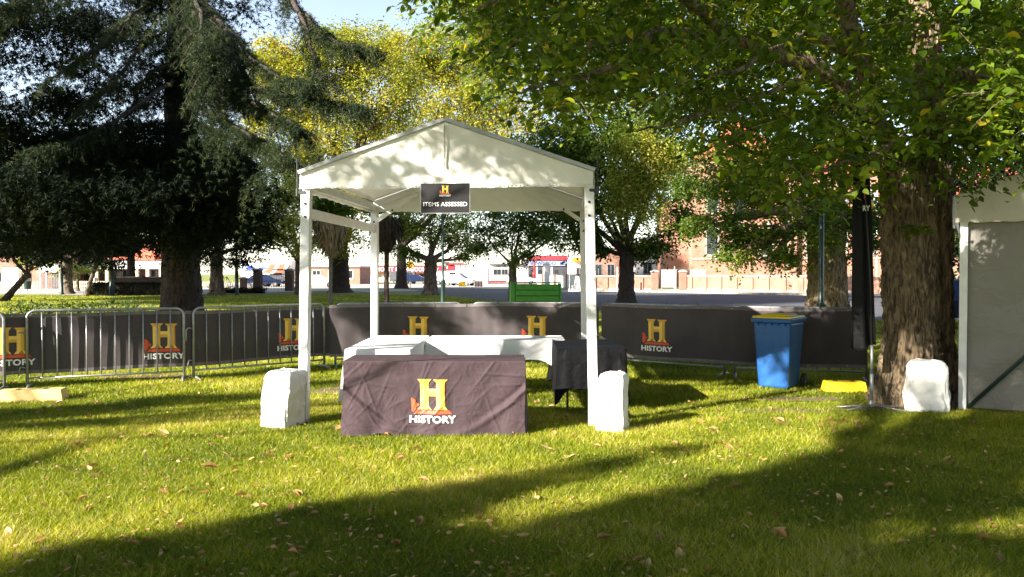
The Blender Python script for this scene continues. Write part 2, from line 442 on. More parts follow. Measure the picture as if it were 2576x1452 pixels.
def tree(label, base, r, fork, clumps, lm, bm, leaf, m=10, sp_len=0.6, name='tree', cat='tree', group=None, lean=(0,0), bias=0.0, droop=0.3, rich=False, per=24, seg=30, limbs=True, extra=None, spread=0.6, limb_r=0.45):
    base = Vector(base)
    t = thing(name, label, cat, base, 0, group)
    top = base + Vector((lean[0], lean[1], fork))
    hs = [0, .04, .12, .3, .6, 1.0]
    pts = [base.lerp(top, h) - (Vector((0,0,0.15)) if h == 0 else Vector((0,0,0))) for h in hs]
    rs = [r*1.7, r*1.35, r*1.12, r, r*.93, r*.9]
    trunk_mesh(pts, rs, seg, per, 0.10, 9, rnd.uniform(0, 50)).build('trunk', bm, t, base, True)
    if limbs:
        mb = MB()
        for c, rr, n in clumps:
            c = Vector(c)
            st = top - Vector((0, 0, 0.15 * r)) ; en = c + Vector((0, 0, -0.2 * rr[2]))
            P = bent(st, en, 7, 0.07)
            mb.tube(P, taper(r * limb_r * rnd.uniform(.8, 1.1), r * 0.08, 7), 7)
            for q in range(5):
                s0 = P[rnd.randint(3, 6)]
                e0 = Vector(sample_ell(c, np.array(rr) * 0.85, 1)[0])
                mb.tube(bent(s0, e0, 4, 0.08), taper(r * .13, r * .02, 4), 5)
        mb.tube([top - Vector((0,0,r)), top, top + Vector((0,0,r*.8))], [r*.9, r*.86, r*.3], 10)
        mb.build('branches', bm, t, base, True)
    o = foliage('crown', clumps, lm, leaf, t, base, m, rich, sp_len, droop, bias, spread=spread)
    return t

# ------------------------------------------------------------------ ground
def sheet(name, pts, z, m, kind='structure', thick=None):
    mb = MB()
    if thick is None: mb.poly([(p[0], p[1], z) for p in pts])
    else:
        n = len(pts)
        mb.add([(p[0], p[1], 0) for p in pts] + [(p[0], p[1], z) for p in pts],
               [tuple(range(n, 2*n))] + [(i, (i+1) % n, n+(i+1) % n, n+i) for i in range(n)])
    o = mb.build(name, m); tag(o, kind=kind); return o
gm, gn, gb = new_mat('lawn_soil')
gb.inputs['Roughness'].default_value = 1.0
t1 = noise_tex(gn, 0.55, 4, 'World'); t2 = noise_tex(gn, 18, 5, 'World')
mixn = gn.nodes.new("ShaderNodeMath"); mixn.operation = 'MULTIPLY_ADD'; mixn.inputs[1].default_value = 0.55
gn.links.new(t2.outputs[0], mixn.inputs[0])
sc_ = gn.nodes.new("ShaderNodeMath"); sc_.operation = 'MULTIPLY'; sc_.inputs[1].default_value = 0.45
gn.links.new(t1.outputs[0], sc_.inputs[0]); gn.links.new(sc_.outputs[0], mixn.inputs[2])
rg_ = ramp(gn, mixn.outputs[0], [(0.30, (0.07, 0.075, 0.014)), (0.5, (0.14, 0.165, 0.018)), (0.68, (0.26, 0.26, 0.032))])
gn.links.new(rg_.outputs[0], gb.inputs['Base Color'])
bump(gn, gb, t2.outputs[0], 1.0, 0.04)
lawn = MB().grid(lambda u, v: (-900 + 1800*u, -300 + 1500*v, 0), 8, 8).build('ground', gm); tag(lawn, kind='structure')

def gp(px, py): g = G(px, py); return (g.x, g.y)
road_near = [gp(1012, 727), gp(1090, 741.5), gp(1150, 748), (2.2, 38.5), (3.5, 34), (6, 30), (12, 27), (22, 25.5), (60, 24)]
road_far = [(90, 52), gp(2200, 745), gp(2040, 744), gp(1700, 737), gp(1500, 734), (5.5, 73), gp(1440, 728), gp(1290, 719), gp(1180, 717), gp(1012, 719.5)]
sheet('road', road_near + road_far, 0.004, M['asphalt'])
sheet('far_road', [(-140, 78.5), (-16, 82), (-8, 93), (60, 98), (60, 140), (-200, 128)], 0.005, M['path'])
sheet('far_pavement', [(-60, 61), (-23, 61), (-18, 72), (-10, 92.9), (-16, 81.9), (-60, 79.5)], 0.006, M['concrete'])
fp = [(90, 52.2), gp(2200, 744.8), gp(2040, 743.6), gp(1700, 736.8), gp(1500, 733.6), (5.6, 73.4)]
sheet('footpath', fp + [(5.6, 78.5), (22, 71.0), (33, 60.8), (90, 58)], 0.13, M['concrete'], thick=True)
sheet('kerb', [(a[0], a[1] - 0.15) for a in fp] + [(a[0], a[1] - 0.002) for a in fp[::-1]], 0.128, M['stone'], thick=True)
# pale worn path beside the lawn (left of the road)
sheet('park_path', [gp(880, 731), gp(1010, 727.5), gp(1060, 731), gp(930, 735.5)], 0.007, M['path'])
sheet('park_path', [gp(150, 741), gp(400, 741), gp(420, 744.5), gp(120, 744)], 0.008, M['path'])

# dirt patches: (x, y, rx, ry)
DIRT = [(4.4, 9.35, 0.9, 0.35), (3.1, 9.2, 0.75, 0.22), (5.0, 9.5, 0.8, 0.5), (-2.0, 10.7, 1.5, .5), (3.6, 10.0, .9, .25), (-5.5, 12.2, 1.2, .3)]
dm = mat('bare_soil', (0.10, 0.062, 0.034), 1.0, 0, 0.35, 30, 0.8, 60, 'World')
for x, y, rx, ry in DIRT:
    pts = []
    for k in range(26):
        a = k/26*2*math.pi; q = 0.72 + 0.45*mnoise.noise((math.cos(a)*1.7+x, math.sin(a)*1.7+y, 0))
        pts.append((x + rx*math.cos(a)*q, y + ry*math.sin(a)*q))
    o = MB().poly([(a, b, 0.006 + 0.001*len(pts)/26) for a, b in pts]).build('bare_earth', dm); tag(o, kind='structure')
    o.location.z = 0.002 * DIRT.index((x, y, rx, ry))

def blades(name, y0, y1, dens, h, wd, bend=0.5):
    xs = lambda y: (y + 0.6) * 0.68 + 0.5
    area = (xs(y0) + xs(y1)) * (y1 - y0); n = int(area * dens)
    Y = y0 + (y1 - y0) * R.random(n); hw = (Y + 0.6) * 0.68 + 0.5
    X = (R.random(n) * 2 - 1) * hw
    keep = np.ones(n, bool)
    if y1 > 24:      # no grass on the road
        poly = road_near + road_far; ins = np.zeros(n, bool)
        for (xa, ya), (xb, yb) in zip(poly, poly[1:] + poly[:1]):
            c = ((ya > Y) != (yb > Y)) & (X < (xb-xa)*(Y-ya)/((yb-ya) if yb != ya else 1e-9) + xa); ins ^= c
        keep &= ~ins
    for x, y, rx, ry in DIRT:
        q = ((X-x)/rx)**2 + ((Y-y)/ry)**2
        keep &= (q > 0.75) | (R.random(n) < 0.22 + 0.45*q)
    X = X[keep]; Y = Y[keep]; n = len(X)
    # patchy lawn: cheap value noise from sines
    def pn(s, ph): return (np.sin(X*s+ph+1.7*np.sin(Y*s*.8+ph*2)) + np.sin(Y*s*1.3-ph+1.9*np.sin(X*s*.7-ph)))*0.25+0.5
    pa = 0.5*pn(1.3, .4) + 0.3*pn(3.7, 2.1) + 0.2*pn(9.0, 5.0)
    H = h * (0.55 + 0.7*R.random(n)) * (0.7 + 0.6*pa)
    a = R.random(n) * 2*np.pi; wv = np.stack([np.cos(a), np.sin(a), 0*a], 1) * (wd*(0.6+0.8*R.random(n)))[:, None]*0.5
    b = R.random(n) * 2*np.pi; ln = np.stack([np.cos(b), np.sin(b), 0*b], 1) * (H*bend*(0.3+1.4*R.random(n)))[:, None]
    P = np.stack([X, Y, 0*X], 1)
    tip = P + ln; tip[:, 2] = H * 0.95
    V = np.stack([P - wv, P + wv, tip], 1).reshape(-1, 3)
    F = np.arange(n)[:, None]*3 + np.array([[0, 1, 2]])
    tone = np.clip(0.47 + 0.95*(pa-0.5) + R.normal(0, 0.19, n) + 0.5*(R.random(n) < 0.05), 0, 1)
    o = np_mesh(name, V, F, M['grass'], None, tone); tag(o, kind='stuff'); return o
blades('grass', 3.6, 6.5, 9500, 0.048, 0.006, 0.9)
blades('grass', 6.5, 10.0, 5200, 0.048, 0.008, 0.8)
blades('grass', 10.0, 16.0, 1700, 0.055, 0.013, 0.8)
blades('grass', 16.0, 28.0, 330, 0.045, 0.022, 0.8)
blades('grass', 28.0, 58.0, 90, 0.06, 0.045, 0.8)

# ------------------------------------------------------------------ printed emblem
LOGO = [
 ('gold2', [(370,325),(685,325),(620,405),(435,405)]), ('gold2', [(725,335),(1045,335),(975,405),(795,405)]),
 ('gold1', [(435,405),(520,405),(520,915),(435,915)]), ('gold2', [(520,405),(620,405),(616,560),(616,915),(520,915)]),
 ('gold1', [(795,405),(885,405),(885,915),(792,915)]), ('gold2', [(885,405),(975,405),(975,915),(885,915)]),
 ('gold3', [(960,420),(985,405),(990,915),(960,900)]),
 ('gold1', [(616,540),(795,540),(795,620),(616,620)]), ('gold2', [(616,620),(795,620),(792,700),(616,700)]),
 ('gold1', [(435,915),(616,915),(680,990),(360,985)]), ('gold1', [(790,915),(975,915),(1035,1000),(725,990)]),
 ('gold3', [(520,915),(580,915),(640,988),(470,988)]), ('gold3', [(885,915),(930,915),(960,996),(830,992)]),
 ('red_p', [(225,745),(265,735),(325,800),(325,990),(265,1050),(230,1020)]), ('red_p', [(332,840),(410,885),(338,945)]),
 ('red_p', [(280,1085),(350,1012),(1080,1012),(1130,1085)]), ('red_p2', [(350,1000),(1075,1004),(1080,1014),(350,1014)]),
]
def refine(vs, fs, mx):
    """split long edges of flat print so that it can follow folds"""
    import bmesh
    bm = bmesh.new(); bv = [bm.verts.new((a, b, 0)) for a, b in vs]
    for f in fs:
        try: bm.faces.new([bv[i] for i in f])
        except ValueError: pass
    bmesh.ops.triangulate(bm, faces=bm.faces[:])
    for _ in range(6):
        es = [e for e in bm.edges if e.calc_length() > mx]
        if not es: break
        bmesh.ops.subdivide_edges(bm, edges=es, cuts=1)
        bmesh.ops.triangulate(bm, faces=bm.faces[:])
    bm.verts.index_update()
    V = [(v.co.x, v.co.y) for v in bm.verts]; F = [tuple(v.index for v in f.verts) for f in bm.faces]
    bm.free(); return V, F
def emblem(S_, cx, cz, k, parent, off, mx=0.03, name='printed_emblem', word=True):
    """S_(a, b, lift) maps surface metres to the place; k metres per logo unit"""
    V = []; F = []; MI = []; mats = []
    def put(vs, fs, mk, lift):
        vs, fs = refine(vs, fs, mx); o = len(V)
        V.extend(S_(a, b, lift) for a, b in vs)
        if mk not in mats: mats.append(mk)
        F.extend(tuple(i+o for i in f) for f in fs); MI.extend([mats.index(mk)]*len(fs))
    for i, (mk, pl) in enumerate(LOGO):
        put([(cx + (x-705)*k, cz - (y-700)*k) for x, y in pl], [tuple(range(len(pl)))], mk, 0.006 + (0.0015 if mk == 'gold3' else 0) + (0.001 if mk == 'red_p2' else 0))
    tv, tf = text_mesh("HISTORY", 215*k, 0.035, 1.0)
    xs = [a for a, b in tv]; ys = [b for a, b in tv]
    w0, w1, h0, h1 = min(xs), max(xs), min(ys), max(ys)
    tv = [(cx + (-515 + 1025*(a-w0)/(w1-w0))*k, cz - (1280-700 - 160*(b-h0)/(h1-h0))*k) for a, b in tv]
    put(tv, tf, 'white_txt', 0.006)
    me = bpy.data.meshes.new(name)
    me.from_pydata([tuple(Vector(v) - Vector(off)) for v in V], [], F)
    for mk in mats: me.materials.append(M[mk])
    me.polygons.foreach_set("material_index", MI); me.update()
    o = bpy.data.objects.new(name, me); COL.objects.link(o); o.parent = parent
    return o
def lettering(s, S_, cx, cz, width, height, mk, parent, off, mx=0.5, bold=0.0, lift=0.005, name='lettering'):
    tv, tf = text_mesh(s, 0.3, bold)
    xs = [a for a, b in tv]; ys = [b for a, b in tv]
    w0, w1, h0, h1 = min(xs), max(xs), min(ys), max(ys)
    vs = [(cx - width/2 + width*(a-w0)/(w1-w0), cz - height/2 + height*(b-h0)/(h1-h0)) for a, b in tv]
    mb = MB().add([tuple(S_(a, b, lift)) for a, b in vs], tf)
    return mb.build(name, M[mk], parent, off)

# ------------------------------------------------------------------ marquee
O = Vector((-2.19, 8.5, 0)); YAW = math.atan2(-0.07, 0.9975)
mq = thing('marquee', 'white gable roofed marquee open on all sides in the middle of the lawn', 'marquee', O, YAW)
# local frame: x along the front (3.0 m), y backwards (3.0 m)
WD, DP, EZ, VZ, RZ = 3.0, 3.0, 2.665, 2.495, 3.175
splay = {(0,0): -0.045, (1,0): 0.05, (0,1): -0.01, (1,1): 0.03}
for (i, j), sp in splay.items():
    x = i*WD; y = j*DP; s = 0.050
    mb = MB(); vs = []
    for z, dx in ((0.012, sp), (2.52, 0)):
        vs += [(x+dx-s, y-s, z), (x+dx+s, y-s, z), (x+dx+s, y+s, z), (x+dx-s, y+s, z)]
    mb.add(vs, [(0,3,2,1),(4,5,6,7),(0,1,5,4),(1,2,6,5),(2,3,7,6),(3,0,4,7)])
    lg = mb.build('leg', M['alu'], mq, bev=0.008)
    MB().box(x+sp-.09, x+sp+.09, y-.09, y+.09, 0, .012).build('foot_plate', M['steel'], lg)
    mb = MB()
    for z in (.03, .42):
        mb.box(x+sp-s-.004, x+sp+s+.004, y-s-.004, y+s+.004, z, z+.01)
    mb.box(x+sp*.95-s-.005, x+sp*.95-s+.004, y-s-.004, y+s+.004, .03, .42).build('sleeve', M['alu_dark'], lg)
    for z in (2.2, 2.34):
        MB().tube([(x-.0, y-s-.008, z), (x-.0, y-s+.001, z)], .014, 10).build('bolt', M['steel_dark'], lg)
# eave beams and mid rail on the left side
MB().beam((0.0, .05, 2.55), (0.0, DP-.05, 2.55), .05, .08).build('eave_beam', M['alu'], mq)
MB().beam((WD, .05, 2.55), (WD, DP-.05, 2.55), .05, .08).build('eave_beam', M['alu'], mq)
MB().beam((0.0, .054, 2.245), (0.0, DP-.054, 2.245), .05, .105).build('side_rail', M['alu'], mq, bev=.004)
# gable rafters, ridge, corner braces
for y in (.06, DP-.06):
    for x0 in (0, WD):
        MB().beam((x0, y, EZ-.09), (WD/2, y, RZ-.07), .05, .07).build('rafter', M['alu'], mq)
        xs = 1 if x0 == 0 else -1
        if y > 1: MB().beam((x0 + xs*.05, y+.03*(-1 if y > 1 else 1), 2.35), (x0 + xs*.62, y+.03*(-1 if y > 1 else 1), 2.74), .03, .055).build('corner_brace', M['alu'], mq)
        if y > 1: MB().tube([(x0 + xs*.28, y-.05, 2.50), (x0 + xs*.28, y-.02, 2.50)], .016, 8).build('bolt', M['steel_dark'], mq)
MB().beam((WD/2, .09, RZ-.08), (WD/2, DP-.09, RZ-.08), .05, .06).build('ridge_beam', M['alu'], mq)
def zroof(u):      # u 0..1 across
    x = -.04 + 3.08*u
    return EZ - .02 + (RZ - EZ + .02) * (1 - abs(x - WD/2)/(WD/2+.04))
def gable(y, sgn, name, lo=VZ):
    def f(u, v):
        x = -.04 + 3.08*u; z1 = zroof(u); z0 = lo + 0.003*math.sin(u*150) + 0.004*math.sin(u*17)
        z = z0 + (z1 - z0)*v
        d = 0.020*mnoise.noise((x*2.5, z*3+y, 1)) + 0.006*mnoise.noise((x*9+z*6, z*8, 2+y))
        d += 0.004*math.exp(-((z-z0)/.05)**2)*math.sin(u*75+math.sin(u*20)*2)
        for xc in (.35, .95, 2.05, 2.6): d += .010*math.exp(-((x - xc - .1*(z-2.7))/.035)**2)*(1-v)
        return (x, y + sgn*(.02 + d), z)
    return MB().grid(f, 120, 24).build(name, M['pvc'], mq, smooth=True)
fr = gable(-.062, -1, 'front_gable_panel')
gable(DP+.062, 1, 'back_gable_panel', VZ-.005)
MB().tube([(WD/2, -.108, 2.70), (WD/2, -.115, RZ-.03)], .009, 6).build('centre_seam', M['pvc_old'], fr)
sm = MB()
for k in range(74):
    u = (k+.5)/74; x = -.05 + 3.10*u
    sm.tube([(x-.014, -.098, VZ+.028), (x, -.104, VZ+.012), (x+.014, -.098, VZ+.022)], .0035, 4)
o = sm.build('edge_lacing', M['linen'], fr); tag(o, kind='stuff')
for sx in (0, 1):
    def f(u, v, sx=sx):
        x = -.052 if sx == 0 else WD+.052
        z1 = EZ-.03; z0 = 2.475
        return (x + .01*math.sin(u*23) * (1-v), -.07 + (DP+.14)*u, z0 + (z1-z0)*v + .006*math.sin(u*70)*(1-v))
    MB().grid(f, 40, 5).build('side_valance', M['pvc'], mq, smooth=True, solid=.003)
    def g(u, v, sx=sx):
        x0 = -.055 if sx == 0 else WD+.055
        x = x0 + (WD/2 - x0)*v; z = EZ-.012 + (RZ-EZ+.028)*v - .03*math.sin(math.pi*v)*math.sin(math.pi*u)
        return (x, -.075 + (DP+.15)*u, z)
    MB().grid(g, 20, 12).build('roof_sheet', M['pvc'], mq, smooth=True, solid=.004)
    for yy in (-.105, DP+.105):
        x0 = -.058 if sx == 0 else WD+.058
        MB().beam((x0, yy, EZ+.000), (WD/2, yy, RZ+.030), .022, .038).build('gable_trim', M['alu_dark'], mq)
for x, y in ((-.085, -.05), (WD+.085, -.05), (-.085, DP+.05), (WD+.085, DP+.05)):
    mb = MB().tube([(x, y, 2.42), (x, y, 2.82)], .008, 6); mb.tube([(x, y, 2.42), (x, y, 2.50)], .017, 8)
    mb.beam((x, y, 2.46), (x*.5+(WD/2)*.5 if False else (0 if x < 1 else WD), y, 2.46), .02, .03)
    mb.build('eave_pin', M['steel_dark'], mq)

# sign on the marquee
mqm = mq.matrix_basis
from mathutils import Matrix
MQ = Matrix.Translation(O) @ Matrix.Rotation(YAW, 4, 'Z')
sg = thing('sign_panel', 'black hanging sign with gold emblem above the words ITEMS ASSESSED at marquee front', 'sign', MQ @ Vector((1.515, -.155, 2.227)), YAW)
MB().box(-.253, .253, -.006, .006, 0, .303).build('panel', M['sign_black'], sg, bev=.002)
MB().box(-.258, -.2535, -.007, .007, 0, .303).box(.2535, .258, -.007, .007, 0, .303).box(-.258, .258, -.0065, .0065, -.006, -.001).build('edge_strip', M['grey_wall'], sg)
SG = lambda a, b, l: (a, -.006 - l*.4, b)
emblem(SG, 0.0, .236, .303/130*7.26/72/10*1.0 if False else .000118*1.0, sg, (0,0,0), 0.2)
lettering("ITEMS ASSESSED", SG, .0, .089, .455, .042, 'white_txt', sg, (0,0,0), bold=.0)
for xx in (-.09, .05):
    MB().box(xx, xx+.05, -.010, .004, -.014, -.0065).build('clip', M['alu'], sg)
for xx in (-.12, .12):
    MB().tube([(xx, .0, .303), (xx, .03, .33)], .003, 5).build('cord', M['steel_dark'], sg)

# ------------------------------------------------------------------ dark covered table with the emblem
TB = Vector((-.765, 8.12, 0)); TW, TD, TH = 1.79, .62, .735
dt = thing('covered_table', 'front trestle table fully covered by a creased dark plum cloth with a gold H emblem', 'table', TB, 0)
random_lines = [(rnd.uniform(0, 1), rnd.uniform(.1, .95), rnd.uniform(-1.3, 1.3), rnd.uniform(.08, .35), rnd.uniform(.003, .008)) for _ in range(44)]
def creases(u, v):      # u,v metres
    d = 0
    for cu, cv, an, ln, am in random_lines:
        du = u - (cu-.5)*TW; dv = v - cv*TH
        a = du*math.cos(an) + dv*math.sin(an); b = -du*math.sin(an) + dv*math.cos(an)
        if abs(b) < .05 and abs(a) < ln*1.6:
            d += am*math.exp(-(b/.011)**2)*math.exp(-(a/ln)**2)
    return d
def table_front(a, b, lift=0.0):
    """a across from the centre, b height"""
    t = 1 - b/TH
    d = .012 + .055*t*t + .012*t*math.sin(a*6.5+.6) + .010*t*math.sin(a*17+2*t)
    d += .020*mnoise.noise((a*2.2, b*2.6, 3)) * (.4+t) + .008*mnoise.noise((a*7, b*7, 9))
    # long swags from the top corners down to the middle of the hem
    for side, k in ((-1, 1.0), (1, .8)):
        e = (a*side*-1 + 0)  # mirror
        aa = .93 + a*side*-1 if False else (.93 - a*(-side)) if False else (.93 + side*-1*a if False else .93 - side*a)
        f_ = .50 - 1.05*aa + .55*aa*aa if aa < 1 else -1
        d += k*.028*math.exp(-((b - f_)/.035)**2)*max(0, 1-aa) - k*.018*math.exp(-((b - f_ - .06)/.04)**2)*max(0, 1-aa)
    d += creases(a, b)
    return (a + .010*t*math.sin(b*9+a*3), -TD/2 - d - lift, max(.004, b))
def cloth(u, v):
    a = (u-.5)*TW
    if v < .28:                     # the top
        y = TD/2 - TD*(v/.28)
        return (a, y, TH + .006*mnoise.noise((a*3, y*4, 5)) + .004*math.exp(-(mnoise.noise((a*2, y*7, 8))/.1)**2))
    b = TH*(1-(v-.28)/.72)
    x, y, z = table_front(a, b)
    hem = .012 + .012*math.sin(a*9)+.01*math.sin(a*23+1)
    return (x, y, max(z, max(0.004, hem) if b < .03 else z))
cl = MB().grid(cloth, 190, 110).build('table_cloth', M['cloth'], dt, smooth=True)
def side(sx):
    def f(u, v):
        y = -TD/2 + TD*u; b = TH*(1-v); t = v
        if u < .02: p = table_front(sx*TW/2, b); return (p[0]+0, p[1], p[2])
        d = .004 + t*.03*(.5+.5*math.sin(u*14+sx)) + .01*t
        return (sx*(TW/2 + d*min(1, u*6)), y - .06*t*(1-u), max(.006, b))
    return MB().grid(f, 24, 24)
for sx in (-1, 1): side(sx).build('side_drop', M['cloth'], dt, smooth=True)
MB().box(-TW/2+.01, TW/2-.01, -TD/2+.005, TD/2, TH-.035, TH-.008).build('table_top', M['white_paint'], dt)
for sx in (-.8, .8):
    MB().tube([(sx, -.22, TH-.04), (sx, -.22, 0)], .014, 6).tube([(sx, .22, TH-.04), (sx, .22, 0)], .014, 6).tube([(sx, -.22, .3), (sx, .22, .3)], .01, 6).build('leg_frame', M['steel_dark'], dt)
emblem(table_front, -.015, .395, .000445, cl, (0,0,0), 0.018)

# ------------------------------------------------------------------ cloth-covered tables behind
def draped_table(name, label, x0, x1, y0, y1, h, drops, m, legs=True, seed=0, cloth_name='table_cloth'):
    c = Vector(((x0+x1)/2, (y0+y1)/2, 0)); t = thing(name, label, 'table', c)
    a0, a1, b0, b1 = x0-c.x, x1-c.x, y0-c.y, y1-c.y
    MB().box(a0+.01, a1-.01, b0+.01, b1-.01, h-.04, h-.01).build('table_top', M['white_paint'], t)
    if legs:
        for lx in (a0+.12, a1-.12):
            for ly in (b0+.10, b1-.10):
                MB().tube([(lx, ly, h-.04), (lx, ly, 0)], .013, 8).build('leg', M['steel_dark'], t)
    n = 90; per = []
    P = 2*((a1-a0)+(b1-b0))
    def edge(s):            # perimeter point, outward normal, side, local position
        W_, D_ = a1-a0, b1-b0
        if s < W_: return (a0+s, b0), (0,-1), 0, s/W_
        s -= W_
        if s < D_: return (a1, b0+s), (1,0), 1, s/D_
        s -= D_
        if s < W_: return (a1-s, b1), (0,1), 2, s/W_
        s -= W_
        return (a0, b1-s), (-1,0), 3, s/D_
    def f(u, v):
        (x, y), nn, sd, q = edge(min(u*P, P-1e-6) if u < 1 else 0.0)
        dr = drops[sd]
        cn = min(q, 1-q)
        if u >= 1: cn = 0; dr = drops[0]; sd = 0; nn = (0,-1)
        corner = math.exp(-(cn/.10)**2)
        dr = dr + corner*.17*(1 if dr < h-.25 else 0)
        dr += .012*math.sin(q*17+seed)
        if corner > .0: 
            cxs = 1 if x > 0 else -1; cys = 1 if y > 0 else -1
            nx = nn[0]*(1-corner) + cxs*.7*corner; ny = nn[1]*(1-corner) + cys*.7*corner
        fo = v*(.018 + .030*math.sin(q*24+seed*2+sd) * (.4+.6*math.sin(q*7+seed)) + .05*corner) + .004
        return (x+nx*fo, y+ny*fo, max(.01, h - dr*v))
    mb = MB().grid(f, 180, 14)
    mb.grid(lambda u, v: (a0-.003+(a1-a0+.006)*u, b0-.003+(b1-b0+.006)*v, h+.001+.003*mnoise.noise((u*6, v*4, seed))), 16, 16)
    mb.build(cloth_name, m, t, smooth=False).data.shade_smooth()
    return t
draped_table('trestle_table', 'trestle table under a long white cloth standing lengthwise behind the plum covered table', -1.88, -1.14, 8.95, 10.92, .745, (.40, .30, .30, .44), M['linen'], seed=1)
draped_table('trestle_table', 'trestle table under a short white cloth standing crosswise at the back of the marquee', -1.10, .68, 10.22, 10.95, .742, (.26, .24, .24, .2), M['linen'], seed=4)
draped_table('trestle_table', 'trestle table under a loose black cloth beside the right front marquee leg', .52, 1.30, 9.05, 10.35, .74, (.46, .42, .40, .52), M['cloth_black'], seed=2)

# ------------------------------------------------------------------ weight bags, blocks
def weight_bag(label, x, y, rz, w_, d_, h_, seed, tuck=True):
    t = thing('weight_bag', label, 'weight bag', (x, y, 0), rz, 'white covered weights at the marquee legs')
    n = 56
    def ring(k, z):
        a = 2*math.pi*k/n
        c, s = math.cos(a), math.sin(a)
        e = .24
        bx = math.copysign(abs(c)**e, c)*w_/2; by = math.copysign(abs(s)**e, s)*d_/2
        f = 1 + .16*mnoise.noise((c*1.3, s*1.3, z*3+seed)) + .05*math.sin(z*9+seed) + .10*(1-2.4*abs(mnoise.noise((c*2.5+z*2, s*2.5, z*5+seed)))) + .03*mnoise.noise((c*9, s*9, z*16+seed))
        return bx*f, by*f
    rows = 34
    def f(u, v):
        k = u*n; z = h_*v
        bx, by = ring(k % n if u < 1 else 0, z)
        q = 1.0 - .05*v
        if v > .93: q *= 1 - (v-.93)*2.2
        return (bx*q, by*q + (.05*v*v), z + (.02*mnoise.noise((u*6, v, seed)) if v > .9 else 0) + (.035*max(0, mnoise.noise((u*5, 0, seed))) if v < .03 else 0))
    mb = MB().grid(f, n, rows)
    top = [f(k/n, 1.0) for k in range(n)]
    cx = sum(p[0] for p in top)/n; cy = sum(p[1] for p in top)/n
    mid = [((p[0]*.55+cx*.45), (p[1]*.55+cy*.45), h_*1.02+.025*mnoise.noise((p[0]*20, p[1]*20, seed))) for p in top]
    o = len(mb.v); mb.add(top + mid + [(cx, cy, h_*1.0)], [(k, (k+1) % n, n+(k+1) % n, n+k) for k in range(n)] + [(n+k, n+(k+1) % n, 2*n) for k in range(n)])
    mb.build('cover', M['bag'], t, smooth=True)
    MB().box(-w_*.33, w_*.33, -d_*.33, d_*.33, .0, h_*.70).build('weight', M['orange'], t)
    return t
weight_bag('white covered weight against the left front leg of the open marquee, orange underneath', -2.41, 8.33, rad(-22), .33, .32, .575, 3)
weight_bag('tall narrow white covered weight leaning beside the right front leg of the open marquee', 1.02, 8.07, rad(-28), .27, .22, .58, 7)
weight_bag('white covered weight beside the post of the cream tent at the right edge', 4.84, 9.25, rad(-26), .43, .34, .575, 12)

def foot_block(label, x, y, rz, L, w_, h_, m):
    t = thing('barrier_block', label, 'block', (x, y, 0), rz)
    mb = MB(); e = .03
    mb.add([(-L/2,-w_/2,0),(L/2,-w_/2,0),(L/2,w_/2,0),(-L/2,w_/2,0),(-L/2+e,-w_/2+e,h_),(L/2-e,-w_/2+e,h_),(L/2-e,w_/2-e,h_),(-L/2+e,w_/2-e,h_)],
           [(0,3,2,1),(4,5,6,7),(0,1,5,4),(1,2,6,5),(2,3,7,6),(3,0,4,7)])
    b = mb.build('body', m, t, bev=.008)
    MB().tube([(-L*.2, 0, h_-.001), (-L*.2, 0, h_+.004)], .035, 14).build('socket_rim', M['rubber'], t)
    MB().tube([(L*.2, 0, h_-.001), (L*.2, 0, h_+.004)], .035, 14).build('socket_rim', M['rubber'], t)
    return t
foot_block('cream yellow ballast block lying on the grass in front of the leftmost barrier', -6.02, 9.95, rad(12), .78, .26, .15, M['block'])
foot_block('bright yellow ballast block lying on the grass between blue bin and big elm', 4.50, 10.75, rad(-6), .56, .26, .14, M['block_y'])
foot_block('small orange block at the hem of the cream tent wall', 5.98, 9.30, rad(10), .22, .2, .13, M['block'])

